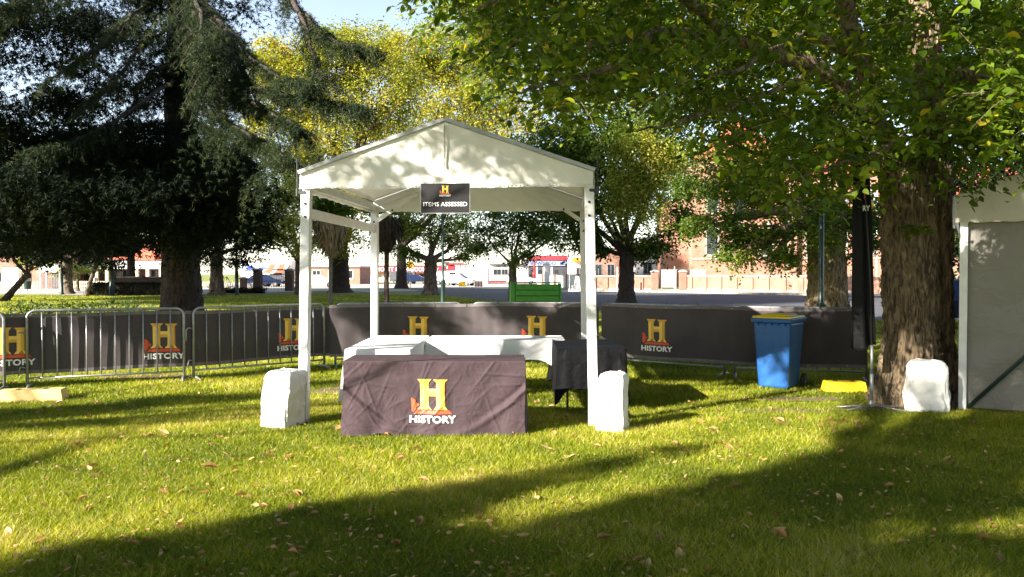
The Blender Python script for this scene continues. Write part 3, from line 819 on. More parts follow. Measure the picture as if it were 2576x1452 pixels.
# ------------------------------------------------------------------ crowd barriers
BPTS = [((-9.0, 10.1), (-6.86, 10.72)), ((-6.69, 10.95), (-4.86, 11.76)), ((-4.76, 11.86), (-3.16, 13.35)),
        ((-2.99, 13.43), (-.87, 13.86)), ((-.70, 13.88), (1.42, 13.75)), ((1.55, 13.62), (3.29, 12.28)), ((3.42, 12.20), (5.20, 11.65))]
BLAB = ['steel crowd barrier at the left edge of the picture, only its rounded end in view',
        'sunlit steel crowd barrier left of the marquee behind the cream yellow block',
        'steel crowd barrier in dappled shade just left of the left front marquee leg',
        'steel crowd barrier behind the left half of the marquee, its bars hidden by the banner',
        'steel crowd barrier behind the right half of the marquee, its bars hidden by the banner',
        'steel crowd barrier right of the marquee, standing left of the blue bin',
        'steel crowd barrier behind the blue bin and the yellow block']
for i, (a, b) in enumerate(BPTS):
    a = Vector((a[0], a[1], 0)); b = Vector((b[0], b[1], 0)); L = (b-a).length
    t = thing('crowd_barrier', BLAB[i], 'barrier', a, math.atan2(b.y-a.y, b.x-a.x), 'steel crowd barriers round the lawn')
    zt, zb, r = 1.085, .15, .019; cr = .11
    P = [(0, 0, zb-.12), (0, 0, zt-cr)]
    for k in range(1, 6): an = math.pi/2*k/5; P.append((cr-cr*math.cos(an), 0, zt-cr+cr*math.sin(an)))
    P += [(L-cr, 0, zt)]
    for k in range(1, 6): an = math.pi/2*k/5; P.append((L-cr+cr*math.sin(an), 0, zt-cr+cr*math.cos(an)))
    P += [(L, 0, zb-.12)]
    MB().tube(P, r, 10).build('frame', M['steel'], t, smooth=True)
    MB().tube([(0, 0, zb), (L, 0, zb)], .014, 8).build('bottom_rail', M['steel'], t, smooth=True)
    nb = 10; rod = MB().tube([(0,0,zb), (0,0,zt-.01)], .010, 8).build('bar', M['steel'], t, smooth=True)
    rod.location.x = L/(nb+1)
    for k in range(1, nb):
        c = rod.copy(); COL.objects.link(c); c.location.x = L*(k+1)/(nb+1)
    for fx in (.02, L-.02):
        f = MB().tube([(fx, -.24, .015), (fx, -.18, .04), (fx, 0, .06), (fx, .18, .04), (fx, .24, .015)], .016, 8)
        f.build('foot', M['steel'], t, smooth=True)
    if i in (1, 2):
        MB().tube([(-.01, -.02, .78), (-.09, -.03, .79), (-.115, -.03, .76), (-.12, -.03, .60)], .011, 7).build('hook', M['steel'], t, smooth=True)
        MB().tube([(-.01, -.02, .30), (-.08, -.03, .31), (-.10, -.03, .20)], .011, 7).build('hook', M['steel'], t, smooth=True)

def polyline_map(pts, lift_sign, seed, amp):
    pts = [Vector((p[0], p[1], 0)) for p in pts]
    cum = [0]
    for p, q in zip(pts, pts[1:]): cum.append(cum[-1] + (q-p).length)
    def nrm(i):
        d = (pts[i+1]-pts[i]).normalized(); return Vector((d.y, -d.x, 0))
    def S_(a, b, lift=0.0):
        i = 0
        while i < len(pts)-2 and a > cum[i+1]: i += 1
        t = (a-cum[i])/(cum[i+1]-cum[i])
        p = pts[i].lerp(pts[i+1], t)
        n0 = nrm(i)
        # soften the corners
        if i < len(pts)-2 and cum[i+1]-a < .15: n0 = (n0 + nrm(i+1)*(1-(cum[i+1]-a)/.15)).normalized()
        if i > 0 and a-cum[i] < .15: n0 = (n0 + nrm(i-1)*(1-(a-cum[i])/.15)).normalized()
        w_ = amp*(mnoise.noise((a*2.2, b*.7, seed)) + .5*mnoise.noise((a*6, b*2.0, seed+4)))
        q = p + n0*(w_ + lift)
        return (q.x, q.y, b + .008*math.sin(a*3+seed))
    return S_, cum[-1], cum
def banner(label, pts, z0, z1, logos, seed, front, amp=.02, ghost=None):
    off_ = Vector((pts[0][0], pts[0][1], 0)); t = thing('printed_banner', label, 'banner', off_, 0, 'charcoal banners tied along the crowd barriers')
    S_, L, cum = polyline_map(pts, 1, seed, amp)
    n = int(L/.04)
    MB().grid(lambda u, v: S_(u*L, z0+.05+(z1-z0-.10)*v), n, 16).build('banner_cloth', M['black_print'], t, off_, smooth=True)
    MB().grid(lambda u, v: S_(u*L, z1-.05+.05*v), n, 2).build('top_hem', M['hem'], t, off_, smooth=True)
    MB().grid(lambda u, v: S_(u*L, z0+.05*v), n, 2).build('bottom_hem', M['hem'], t, off_, smooth=True)
    for a in logos: emblem(S_, a, .655 if z0 > .1 else .65, .00055, t, off_, 0.05)
    k = 0; a = .12
    while a < L:
        for zz in ((z1-.03), (z0+.03)):
            p = Vector(S_(a, zz, .004)); q = Vector(S_(a, zz, .010))
            MB().tube([p, q], .011, 10).build('eyelet', M['steel'], t, off_)
        p = Vector(S_(a, z1-.03, .012))
        MB().tube([p, p+Vector((.004, 0, .05)), p+Vector((.03*math.sin(a*7), -.01, .085))], .003, 4).build('cable_tie', M['rubber'], t, off_)
        a += .55
    return t, S_, L
def shifted(pts, d):
    out = []
    for i, p in enumerate(pts):
        a = Vector(pts[max(0, i-1)]); b = Vector(pts[min(len(pts)-1, i+1)]); v = (b-a).normalized()
        out.append((p[0] + v.y*d, p[1] - v.x*d))
    return out
def flat(ix): 
    o = []
    for i in ix: o += [BPTS[i][0], BPTS[i][1]]
    return o
def at_px(pts, px):     # banner length at picture column px
    cum = 0; best = None
    for p, q in zip(pts, pts[1:]):
        p = Vector(p); q = Vector(q)
        for k in range(200):
            s = p.lerp(q, k/200); x = 1288 + FPX*s.x/s.y
            if best is None or abs(x-px) < best[0]: best = (abs(x-px), cum + (q-p).length*k/200)
        cum += (q-p).length
    return best[1]
p1 = shifted(flat([0, 1, 2]) + [(-2.96, 13.42)], -.026)
banner('charcoal banner with three gold H emblems hung behind the bars of the left barriers', p1, .215, 1.045, [at_px(p1, 30), at_px(p1, 412), at_px(p1, 738)], 2.0, False, .010)
p2 = shifted([(-3.08, 13.40)] + flat([3, 4])[1:-1] + [(1.50, 13.74)], .035)
banner('charcoal banner with two gold H emblems hung across the barriers behind the marquee', p2, .20, 1.075, [at_px(p2, 1052), at_px(p2, 1351)], 5.0, True, .030)
p3 = shifted(flat([5, 6]), .035); 
banner('charcoal banner with one gold H emblem hung on the barriers beside the blue bin', p3, .20, 1.085, [at_px(p3, 1653)], 8.0, True, .030)

# ------------------------------------------------------------------ wheelie bin
wb = thing('wheelie_bin', 'blue wheeled bin with a closed bright yellow lid standing on the grass', 'bin', (3.73, 11.1, 0), rad(-37))
wb.scale = (.93, .93, 1.0)
def frus(mb, w0, d0, z0, w1, d1, z1, dy0=0, dy1=0):
    mb.add([(-w0/2,-d0/2+dy0,z0),(w0/2,-d0/2+dy0,z0),(w0/2,d0/2+dy0,z0),(-w0/2,d0/2+dy0,z0),(-w1/2,-d1/2+dy1,z1),(w1/2,-d1/2+dy1,z1),(w1/2,d1/2+dy1,z1),(-w1/2,d1/2+dy1,z1)],
           [(0,3,2,1),(4,5,6,7),(0,1,5,4),(1,2,6,5),(2,3,7,6),(3,0,4,7)]); return mb
frus(MB(), .45, .50, .02, .56, .64, .93).build('body', M['blue_bin'], wb, bev=.035)
frus(MB(), .605, .70, .925, .615, .715, .985).build('rim', M['blue_bin'], wb, bev=.012)
for k in range(5):
    x = -.2 + .1*k
    MB().add([(x-.008,-.358,.925),(x+.008,-.358,.925),(x,-.31,.86),(x-.008,-.32,.925),(x+.008,-.32,.925)], [(0,1,2),(0,2,3),(1,4,2),(0,3,4,1)]).build('rib', M['blue_bin'], wb)
for k in range(4):
    y = -.2 + .12*k
    MB().add([(-.31,y-.008,.925),(-.31,y+.008,.925),(-.275,y,.86),(-.28,y-.008,.925),(-.28,y+.008,.925)], [(0,2,1),(0,3,2),(1,2,4),(0,1,4,3)]).build('rib', M['blue_bin'], wb)
ld = frus(frus(MB(), .59, .69, .986, .56, .66, 1.015), .42, .50, 1.0155, .36, .44, 1.04).build('lid', M['yellow_lid'], wb, bev=.01)
MB().tube([(-.24, .36, 1.0), (.24, .36, 1.0)], .016, 8).build('handle', M['blue_bin'], wb)
for sx in (-1, 1):
    wh = MB().tube([(sx*.255, .30, .10), (sx*.305, .30, .10)], .10, 24).build('wheel', M['rubber'], wb, bev=.012)
    MB().tube([(sx*.306, .30, .10), (sx*.312, .30, .10)], .045, 16).build('hub', M['steel_dark'], wh)
MB().tube([(-.25, .30, .10), (.25, .30, .10)], .012, 8).build('axle', M['steel'], wb)

# ------------------------------------------------------------------ feather flag on a tripod stand
fx, fy = XA(2195, 9.36), 9.36
ff = thing('feather_flag', 'tall narrow black flag hanging limp on a steel stand before the elm', 'flag', (fx, fy, 0), 0)
MB().tube([(0,0,.04), (0,0,.45)], .021, 12).tube([(0,0,.45), (0,0,.75)], .016, 12).build('stand_pole', M['steel'], ff, smooth=True)
MB().tube([(0,0,.42), (0,0,.47)], .027, 12).build('collar', M['steel_dark'], ff)
MB().lathe([(.03, .03), (.035, .06), (.022, .10)], 12).build('hub', M['steel'], ff)
for an in (172, 205, 318, 2):
    a = rad(an); MB().tube([(0,0,.05), (.40*math.cos(a), .40*math.sin(a), .014)], .009, 8).build('leg', M['steel'], ff, smooth=True)
MB().tube([(0,0,.7), (-.03,0,1.6), (-.10, 0,2.6), (-.19,0,3.5), (-.26,0,4.5), (-.30,0,5.3)], [.012,.011,.010,.009,.008,.005], 8).build('flag_pole', M['steel_dark'], ff, smooth=True)
def flagf(u, v):
    z = .72 + 4.3*v
    xl = np.interp(z, [.72, 1.2, 2.2, 3.2, 3.75, 5.1], [-.245, -.235, -.235, -.225, -.215, -.33])
    xr = np.interp(z, [.72, 1.2, 2.2, 3.2, 3.75, 5.1], [.045, .015, -.03, -.08, -.115, -.27])
    x = xl + (xr-xl)*u
    y = .035*math.sin(u*9+z*.7)*(1-.3*v) + .02*mnoise.noise((u*3, z*1.6, 4))
    zz = z - (.04*math.sin(u*5) if v < .03 else 0)
    return (x, y-.01, zz)
fl = MB().grid(flagf, 26, 90).build('flag_cloth', M['flag'], ff, smooth=True, solid=.002)
SF = lambda a, b, l: (flagf((a+.225)/.14, (b-.72)/4.3)[0], min(-.045, flagf(min(1,max(0,(a+.225)/.14)), (b-.72)/4.3)[1]-.01)-l, b)
lettering("RY", lambda a, b, l: (a, -.060, b), -.105, ZA(524, 9.3), .085, .065, 'white_txt', fl, (0,0,0), bold=.02)
MB().box(-.135, -.120, -.060, -.058, ZA(500, 9.3), ZA(472, 9.3)).build('red_print', M['red_p2'], fl)

# ------------------------------------------------------------------ cream tent at the right
tx, ty = XA(2424, 9.3), 9.3
tn = thing('tent', 'cream walled tent cut off by the right edge of the picture', 'tent', (tx, ty, 0), rad(-30))
for x, y in ((0,0), (3,0), (0,3), (3,3)):
    lg = MB().box(x-.042, x+.042, y-.042, y+.042, 0, 2.22).build('leg', M['alu'], tn, bev=.006)
MB().tube([(.06, -.03, .04), (1.9, -.03, 2.1)], .022, 8).build('diagonal_strut', M['green_post'], tn, smooth=True)
def wallf(x0, y0, x1, y1, seed):
    def f(u, v):
        z = .03 + .12*max(0, u-.15)**1.5*(1-v) + (2.2-.03)*v
        d = .035*mnoise.noise((u*5, v*3, seed)) + .015*mnoise.noise((u*13, v*10, seed))
        nx, ny = (y1-y0), -(x1-x0); L = math.hypot(nx, ny)
        return (x0+(x1-x0)*u - nx/L*d*0 + (nx/L)*d, y0+(y1-y0)*u + (ny/L)*d, z)
    return MB().grid(f, 70, 50)
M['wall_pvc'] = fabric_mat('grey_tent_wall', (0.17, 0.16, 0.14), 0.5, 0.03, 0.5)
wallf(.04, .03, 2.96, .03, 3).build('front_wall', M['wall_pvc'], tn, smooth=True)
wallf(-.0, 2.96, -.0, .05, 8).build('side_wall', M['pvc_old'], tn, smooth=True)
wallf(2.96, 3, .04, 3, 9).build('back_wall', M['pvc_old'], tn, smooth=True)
def tv(u, v):
    x = -.09 + 3.18*u; z0 = 2.19 + .006*math.sin(u*60); z1 = 2.50 + (3.05-2.50)*(1-abs(x-1.5)/1.59)
    return (x, -.085 - .01*mnoise.noise((x*4, v*3, 2)), z0+(z1-z0)*v)
MB().grid(tv, 80, 10).build('front_gable_panel', M['pvc_old'], tn, smooth=True)
def tr(sx):
    def g(u, v):
        x0 = -.1 if sx == 0 else 3.1
        return (x0+(1.5-x0)*v, -.10+3.2*u, 2.505+.56*v-.03*math.sin(math.pi*v)*math.sin(math.pi*u))
    return g
for sx in (0, 1):
    MB().grid(tr(sx), 12, 10).build('roof_sheet', M['pvc_old'], tn, smooth=True, solid=.004)
    xx = -.1 if sx == 0 else 3.1
    MB().grid(lambda u, v: (xx + .012*math.sin(u*20)*(1-v), -.10+3.2*u, 2.13+.375*v), 30, 5).build('side_valance', M['pvc_old'], tn, smooth=True, solid=.003)
MB().tube([(-.105, -.09, 2.5), (-.11, -.09, 2.3), (-.10, -.085, 2.12)], .014, 6).build('corner_rope', M['alu_dark'], tn)

# ------------------------------------------------------------------ lamp posts and park furniture
def lamp_post(label, x, y, h, r, low=.9, head=True):
    t = thing('lamp_post', label, 'lamp post', (x, y, 0), 0, 'dark green park lamp posts')
    MB().lathe([(r*2.6, 0), (r*2.4, .08), (r*1.7, .12), (r*1.6, low), (r*1.9, low+.03), (r*1.1, low+.08), (r, low+.3), (r*.75, h)], 14).build('post', M['green_post'], t, smooth=True)
    MB().lathe([(r*1.2, h), (r*3.2, h+.08), (r*3.8, h+.42), (r*1.5, h+.55), (.01, h+.60)], 14).build('lantern', M['green_post'], t, smooth=True)
    return t
lamp_post('dark green lamp post rising behind the banner between blue bin and black flag', XA(2066, 16), 16, 4.4, .052, .95)
lamp_post('slim dark green lamp post seen through the middle of the marquee', XA(1114, 24), 24, 4.6, .038, 1.35)
lamp_post('dark green lamp post standing in front of the hedge at left', XA(281, 56), 56, 4.5, .10, 1.9)
lamp_post('thin dark lamp post left of the grey park tree trunk', XA(155, 60), 60, 4.5, .07, 1.5)
lamp_post('dark lamp post beside the shaded park tree right of the cedar trunk', XA(596, 58), 58, 4.3, .07, 1.7)

# green slatted box
gx = XA(1350, 24)
gbx = thing('slatted_box', 'green slatted park box seen behind the banner under the right side of the marquee', 'box', (gx, 24, 0), rad(3))
for k in range(7):
    z0 = .08 + k*.172
    MB().box(-.66, .66, -.28, -.25, z0, z0+.155).build('plank', M['green_box'], gbx, bev=.005)
MB().box(-.66, .66, .25, .28, .08, 1.27).build('back_panel', M['green_box'], gbx)
MB().box(-.80, -.672, -.30, .30, .0, 1.30).build('end_panel', M['green_box'], gbx, bev=.006)
MB().box(.672, .72, -.30, .30, .0, 1.29).build('end_panel', M['green_box'], gbx, bev=.006)
MB().box(-.80, .72, -.31, .31, 1.301, 1.335).build('lid', M['green_box'], gbx, bev=.006)

# ------------------------------------------------------------------ far buildings and street
IDS = lambda a, b, l: (a, -l, b)
def bld(name, label, cat, x0, x1, Y, dep, h, m, rz=0, roof=None):
    """block with its front face on local y = 0"""
    t = thing(name, label, cat, ((x0+x1)/2, Y, 0), rz); w_ = (x1-x0)/2
    MB().box(-w_, w_, 0, dep, 0, h).build('wall', m, t)
    return t, w_
def window(t, x0, x1, z0, z1, fm, fw=.09, sill=True, mull=1, glass='glass'):
    f = MB(); f.box(x0-fw, x0, -.05, -.001, z0-fw, z1+fw).box(x1, x1+fw, -.05, -.001, z0-fw, z1+fw).box(x0, x1, -.05, -.001, z1, z1+fw).box(x0, x1, -.05, -.001, z0-fw, z0)
    for k in range(1, mull+1):
        xm = x0+(x1-x0)*k/(mull+1); f.box(xm-.025, xm+.025, -.04, -.006, z0, z1)
    o = f.build('window', M[fm], t)
    MB().box(x0, x1, -.012, -.004, z0, z1).build('pane', M[glass], o)
    if sill: MB().box(x0-fw-.05, x1+fw+.05, -.12, -.052, z0-fw-.06, z0-fw).build('sill', M[fm], o)
    return o

# brick house behind the picket fence, far left
Yh = 86
t, w_ = bld('brick_house', 'red brick house with white arched porch behind the picket fence, far left', 'house', XA(-90, Yh), XA(162, Yh), Yh, 9, 4.0, M['brick'])
cx = t.location.x
window(t, XA(56, Yh)-cx, XA(76, Yh)-cx, ZA(707, Yh), ZA(688, Yh), 'dark_wall', .1)
window(t, XA(-20, Yh)-cx, XA(4, Yh)-cx, ZA(707, Yh), ZA(688, Yh), 'dark_wall', .1)
MB().add([(-w_-.4,-.6,4.0),(w_+.4,-.6,4.0),(w_+.4,9.4,4.0),(-w_-.4,9.4,4.0),(-w_+2,4.4,6.6),(w_-2,4.4,6.6)],[(0,1,5,4),(1,2,5),(2,3,4,5),(3,0,4),(3,2,1,0)]).build('roof', M['roof_red'], t)
px0, px1 = XA(99, Yh-2)-cx, XA(152, Yh-2)-cx
pts = [(px0-.3, ZA(685, Yh-2))] + [(px0-.3 + (px1-px0+.6)*k/10, ZA(685, Yh-2) + .95*math.sin(math.pi*k/10)**.6) for k in range(1, 10)] + [(px1+.3, ZA(685, Yh-2))]
MB().add([(a, -2.0, b) for a, b in pts] + [(a, -.1, b) for a, b in pts], [tuple(range(11)), tuple(range(11, 22))[::-1]] + [(i, i+11, (i+1)%11+11, (i+1)%11) for i in range(11)]).build('porch_canopy', M['white_paint'], t)
for xx in (px0, px1-.15): MB().box(xx, xx+.15, -2, -1.85, 0, ZA(685, Yh-2)-.01).build('porch_post', M['white_paint'], t)
MB().box(px0+.2, px1-.2, -.06, -.004, .05, 1.7).build('porch_back', M['dark_wall'], t)
for k in range(11):
    x = px0+.3 + (px1-px0-.6)*k/10; MB().box(x-.05, x+.05, -1.95, -1.9, .1, 1.55).build('slat', M['bark_palm'], t)
# long low house with pale iron verandah
Yh = 90
t, w_ = bld('brick_house', 'long low house with a pale iron verandah roof beyond the hedge at left', 'house', XA(182, Yh), XA(425, Yh), Yh, 8, 3.1, M['brick_dark'])
cx = t.location.x
MB().add([(-w_-.3,-2.2,ZA(674,Yh-2)),(w_+.3,-2.2,ZA(674,Yh-2)),(w_+.3,.02,ZA(657,Yh)),(-w_-.3,.02,ZA(657,Yh)),(-w_-.3,-2.2,ZA(674,Yh-2)-.12),(w_+.3,-2.2,ZA(674,Yh-2)-.12),(w_+.3,.02,ZA(657,Yh)-.12),(-w_-.3,.02,ZA(657,Yh)-.12)],
         [(0,1,2,3),(7,6,5,4),(0,4,5,1),(1,5,6,2),(2,6,7,3),(3,7,4,0)]).build('verandah_roof', M['roof_iron'], t)
MB().add([(-w_-.4,-.0,3.11),(w_+.4,-.0,3.11),(w_+.4,8.3,3.11),(-w_-.4,8.3,3.11),(-w_+3,4,5.4),(w_-3,4,5.4)],[(0,1,5,4),(1,2,5),(2,3,4,5),(3,0,4),(3,2,1,0)]).build('roof', M['roof_red'], t)
for pxx in (184, 243, 270, 345, 372, 405, 424):
    x = XA(pxx, Yh-2)-cx; MB().box(x-.16, x+.16, -2.15, -1.83, 0, ZA(677, Yh-2)-.02).build('verandah_post', M['cream_paint'], t)
for pxx in (228, 305, 388):
    x = XA(pxx, Yh)-cx; window(t, x-.6, x+.6, .7, 1.9, 'dark_wall')

def picket_fence(label, px0, px1, Y, h, gate=None):
    x0, x1 = XA(px0, Y), XA(px1, Y); t = thing('picket_fence', label, 'fence', (x0, Y, 0))
    L = x1-x0; n = int(L/.21)
    first = MB().add([(-.05,0,.08),(.05,0,.08),(.05,0,h-.1),(0,0,h),(-.05,0,h-.1),(-.05,.02,.08),(.05,.02,.08),(.05,.02,h-.1),(0,.02,h),(-.05,.02,h-.1)],
        [(0,1,2,3,4),(9,8,7,6,5),(0,5,6,1),(1,6,7,2),(2,7,8,3),(3,8,9,4),(4,9,5,0)]).build('picket', M['picket'], t)
    first.location.x = .05
    for k in range(1, n):
        c = first.copy(); COL.objects.link(c); c.location.x = .05 + L*k/n
    for z in (h*.3, h*.78): MB().box(0, L, .022, .06, z, z+.07).build('rail', M['picket'], t)
    q = 0.0
    while q <= L: MB().box(q-.06, q+.06, .062, .18, 0, h+.02).build('post', M['picket'], t); q += 3.0
    return t
picket_fence('cream picket fence in front of the red brick house, left of the porch', 46, 97, 82, .84)
picket_fence('cream picket fence between the park tree trunks at left', 158, 268, 82, .86)
picket_fence('cream picket fence just right of the cedar trunk', 500, 534, 80, .84)
picket_fence('cream picket fence behind the traffic light', 560, 602, 80, .84)
picket_fence('short piece of cream picket fence at the left edge', -60, 40, 82, .80)

# hedge and low wall left
Yw = 58
x0, x1 = XA(240, Yw), XA(420, Yw)
wl = thing('park_wall', 'dark low brick wall with stone coping behind the clipped hedge', 'wall', ((x0+x1)/2, Yw+1.2, 0))
hw = (x1-x0)/2
MB().box(-hw+1.0, hw, 0, .35, 0, ZA(699, Yw)).build('wall', M['brick_dark'], wl)
MB().box(-hw+.95, hw+.05, -.06, .41, ZA(699, Yw)+.001, ZA(696, Yw)).build('coping', M['stone'], wl)
def hedge(label, x0, x1, y, h, d, dens=500):
    t = thing('hedge', label, 'hedge', ((x0+x1)/2, y, 0)); n = int((x1-x0)*dens)
    MB().box(-(x1-x0)/2+.12, (x1-x0)/2-.12, -d/2+.1, d/2-.1, 0, h-.1).build('stems', M['bark_dark'], t)
    P = np.stack([R.uniform(-(x1-x0)/2, (x1-x0)/2, n), R.uniform(-d/2, d/2, n), R.uniform(0, h, n)], 1)
    k = R.integers(0, 3, n); P[k == 0, 1] = -d/2; P[k == 1, 2] = h*(.93+.07*R.random((k == 1).sum()))
    V, F = leafset(P, R.normal(size=(n, 3)), R.normal(size=(n, 3)), R.uniform(.08, .16, n), .7)
    np_mesh('foliage', V, F, M['leaf_dark'], t, R.random(n)); return t
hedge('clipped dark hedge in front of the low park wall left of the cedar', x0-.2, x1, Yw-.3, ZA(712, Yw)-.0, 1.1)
hedge('very low dark hedge along the lawn before the brick gate piers', XA(540, 64), XA(668, 64), 64, .42, .8, 260)

def pier(label, px0, px1, Y, h, m='brick_wall', cap='stone'):
    x0, x1 = XA(px0, Y), XA(px1, Y); w_ = (x1-x0)/2
    t = thing('gate_pier', label, 'gate pier', ((x0+x1)/2, Y, 0))
    MB().box(-w_, w_, 0, 2*w_, 0, h-.16).build('shaft', M[m], t)
    b = MB().box(-w_-.06, w_+.06, -.06, 2*w_+.06, h-.159, h-.06); frus(b, 2*w_+.12, 2*w_+.12, h-.0599, w_, w_, h+.05, w_, w_); b.build('cap', M[cap], t)
    return t
Yg = 72
pier('low brick pier beside the traffic light pole', 603, 617, Yg, ZA(698, Yg), 'brick_wall')
pier('tall dark brick gate pier left of the black iron gates', 636, 655, Yg, ZA(676, Yg), 'brick_dark')
pier('tall dark brick gate pier right of the black iron gates', 716, 735, Yg, ZA(677, Yg), 'brick_dark')
def iron_gate(label, px0, px1, Y, h):
    x0, x1 = XA(px0, Y), XA(px1, Y); t = thing('iron_gate', label, 'gate', (x0, Y+.2, 0)); L = x1-x0; n = int(L/.15)
    f = MB().tube([(0,0,.1), (0,0,h)], .02, 5).build('bar', M['steel_dark'], t)
    for k in range(1, n+1):
        c = f.copy(); COL.objects.link(c); c.location.x = L*k/n; c.scale.z = 1 + .08*math.sin(math.pi*(2*k/n % 1))
    for z in (.2, h*.55, h*.93): MB().box(0, L, -.02, .02, z, z+.05).build('rail', M['steel_dark'], t)
    return t
iron_gate('black iron double gate between the two tall brick piers', 656, 715, Yg, ZA(689, Yg))
iron_gate('short black iron side gate between the low and tall brick piers', 618, 635, Yg, ZA(703, Yg))

# cars
def car(label, px, Y, rz, m, van=False):
    t = thing('parked_car', label, 'car', (XA(px, Y), Y, 0), rad(rz))
    if van: prof = [(-2.2,.35),(-2.25,.9),(-2.2,1.9),(1.0,1.95),(1.7,1.15),(2.25,.95),(2.3,.35)]
    else: prof = [(-2.15,.35),(-2.2,.85),(-1.9,.98),(-1.3,1.40),(.25,1.43),(1.05,.98),(2.0,.82),(2.15,.55),(2.12,.35)]
    n = len(prof); hw = .82
    vs = [(x, -hw*(1 if z < 1.0 else .86), z) for x, z in prof] + [(x, hw*(1 if z < 1.0 else .86), z) for x, z in prof]
    MB().add(vs, [tuple(range(n)), tuple(range(n, 2*n))[::-1]] + [(i, i+n, (i+1)%n+n, (i+1)%n) for i in range(n)]).build('body', m, t, bev=.05)
    ws = [(-1.45,1.0),(-1.15,1.34),(.18,1.36),(.72,1.0)] if not van else [(.2,1.2),(.2,1.75),(.95,1.75),(1.35,1.2)]
    for sy in (-1, 1):
        MB().poly([(x, sy*(hw*.93 if z < 1.1 else hw*.875) + sy*.012, z) for x, z in (ws if sy < 0 else ws[::-1])]).build('side_window', M['glass'], t)
    MB().poly([(1.08,-.62,.995),(1.08,.62,.995),(.34,.58,1.405),(.34,-.58,1.405)]).build('windscreen', M['glass'], t)
    for x in (-1.35, 1.35):
        for sy in (-1, 1):
            wh = MB().tube([(x, sy*.66, .31), (x, sy*.86, .31)], .31, 18).build('wheel', M['rubber'], t)
            MB().tube([(x, sy*.861, .31), (x, sy*.87, .31)], .17, 12).build('rim', M['steel'], wh)
    for sy in (-1, 1): MB().box(2.06, 2.17, sy*.62-.12, sy*.62+.12, .60, .74).build('headlight', M['white_txt'], t)
    return t
car('blue car parked behind the black iron gates, left one', 667, 96, 4, M['car_blue'])
car('dark grey car parked behind the black iron gates, right one', 700, 97, 4, M['car_grey'])
car('white car on the road seen just right of the left marquee leg', 800, 92, 8, M['car_white'])
car('white hatchback parked before the pale grey kiosk', 1157, 104, -24, M['car_white'])
car('white car parked behind the slim tree trunk under the marquee roof', 1312, 118, 4, M['car_white'])
car('dark truck-like car parked before the maroon sign shop', 1018, 122, 3, M['car_grey'], True)
car('pale blue car parked before the maroon sign shop, left of the thick tree trunk', 1046, 120, 3, M['car_blue'])
car('white van at the kerb between lamp post and kiosk', 1128, 112, 0, M['car_white'], True)
car('dark blue car parked between the big elm trunk and the cream tent', XA(2420, 24)*FPX/24+1288, 24, 62, M['car_blue'])

# shops across the street (centre)
Ys = 150
t, w_ = bld('shop', 'low shop with a long maroon sign reading CASH-GOODS and pale window posters', 'shop', XA(905, Ys), XA(1126, Ys), Ys, 14, ZA(662, Ys), M['cream_paint'])
cx = t.location.x
MB().box(XA(930, Ys)-cx, XA(1124, Ys)-cx, -1.2, -.9, ZA(686, Ys), ZA(668, Ys)).build('fascia', M['maroon'], t)
lettering("SHORTT CASH-GOODS", IDS, XA(1012, Ys)-cx, ZA(677.5, Ys), 10.2, .78, 'white_txt', t, (0, -1.2, 0) if False else (0, 1.2, 0), bold=.02, lift=.03)
lettering('"TRADERS"', IDS, XA(1085, Ys)-cx, ZA(677.5, Ys), 3.0, .5, 'white_txt', t, (0, 1.2, 0), lift=.03)
for a, b, mk in ((960, 975, 'white_paint'), (979, 996, 'white_paint'), (1000, 1030, 'glass'), (1033, 1044, 'white_paint'), (1048, 1068, 'glass')):
    MB().box(XA(a, Ys)-cx, XA(b, Ys)-cx, -.08, -.004, .3, ZA(689, Ys)).build('shop_window', M[mk], t)
lettering("CASH", IDS, XA(1040, Ys)-cx, ZA(692, Ys), 1.0, .3, 'blue_paint', t, (0,.1,0), lift=.01)
lettering("PLENTY", IDS, XA(988, Ys)-cx, ZA(692, Ys), 1.0, .3, 'blue_paint', t, (0,.1,0), lift=.01)
MB().box(XA(905, Ys)-cx, XA(928, Ys)-cx, -.3, -.01, .2, 2.6).build('side_porch', M['white_paint'], t)
window(t, XA(908, Ys)-cx, XA(917, Ys)-cx, 1.0, 2.1, 'maroon')
Yk = 145
t, w_ = bld('shop', 'maroon walled shop between the thick park tree and the white kiosk', 'shop', XA(1126, Yk), XA(1168, Yk), Yk, 12, ZA(663, Yk), M['maroon'])
MB().box(-w_, w_, -.4, -.004, ZA(666, Yk), ZA(662, Yk)).build('fascia', M['red_paint'], t)
t, w_ = bld('white_shed', 'plain white box building left of the grey kiosk', 'shed', XA(1146, 128), XA(1194, 128), 128, 8, ZA(670, 128), M['white_paint'])
MB().box(-w_-.1, w_+.1, -.1, 8.1, ZA(670, 128)+.002, ZA(667, 128)).build('roof', M['roof_iron'], t)
window(t, -w_+.4, -w_+1.2, .9, 1.6, 'grey_wall')
t, w_ = bld('kiosk', 'pale grey kiosk with three small notice boards on its wall', 'kiosk', XA(1193, 122), XA(1228, 122), 122, 5, ZA(675, 122), M['grey_wall'])
MB().box(-w_-.15, w_+.15, -.15, 5.1, ZA(675, 122)+.002, ZA(671, 122)).build('roof', M['white_paint'], t)
for k in range(3):
    bd = MB().box(-.45, .35, -.03, -.004, 1.55-.38*k, 1.80-.38*k).build('notice_board', M['white_txt'], t)
    MB().box(-.35, .25, -.034, -.031, 1.63-.38*k, 1.70-.38*k).build('writing_line', M['dark_wall'], bd)
Yi = 140
t, w_ = bld('workshop', 'pale workshop front with wide windows under the word INWOOD', 'shop', XA(1228, Yi), XA(1330, Yi), Yi, 12, ZA(664, Yi), M['white_paint'])
cx = t.location.x
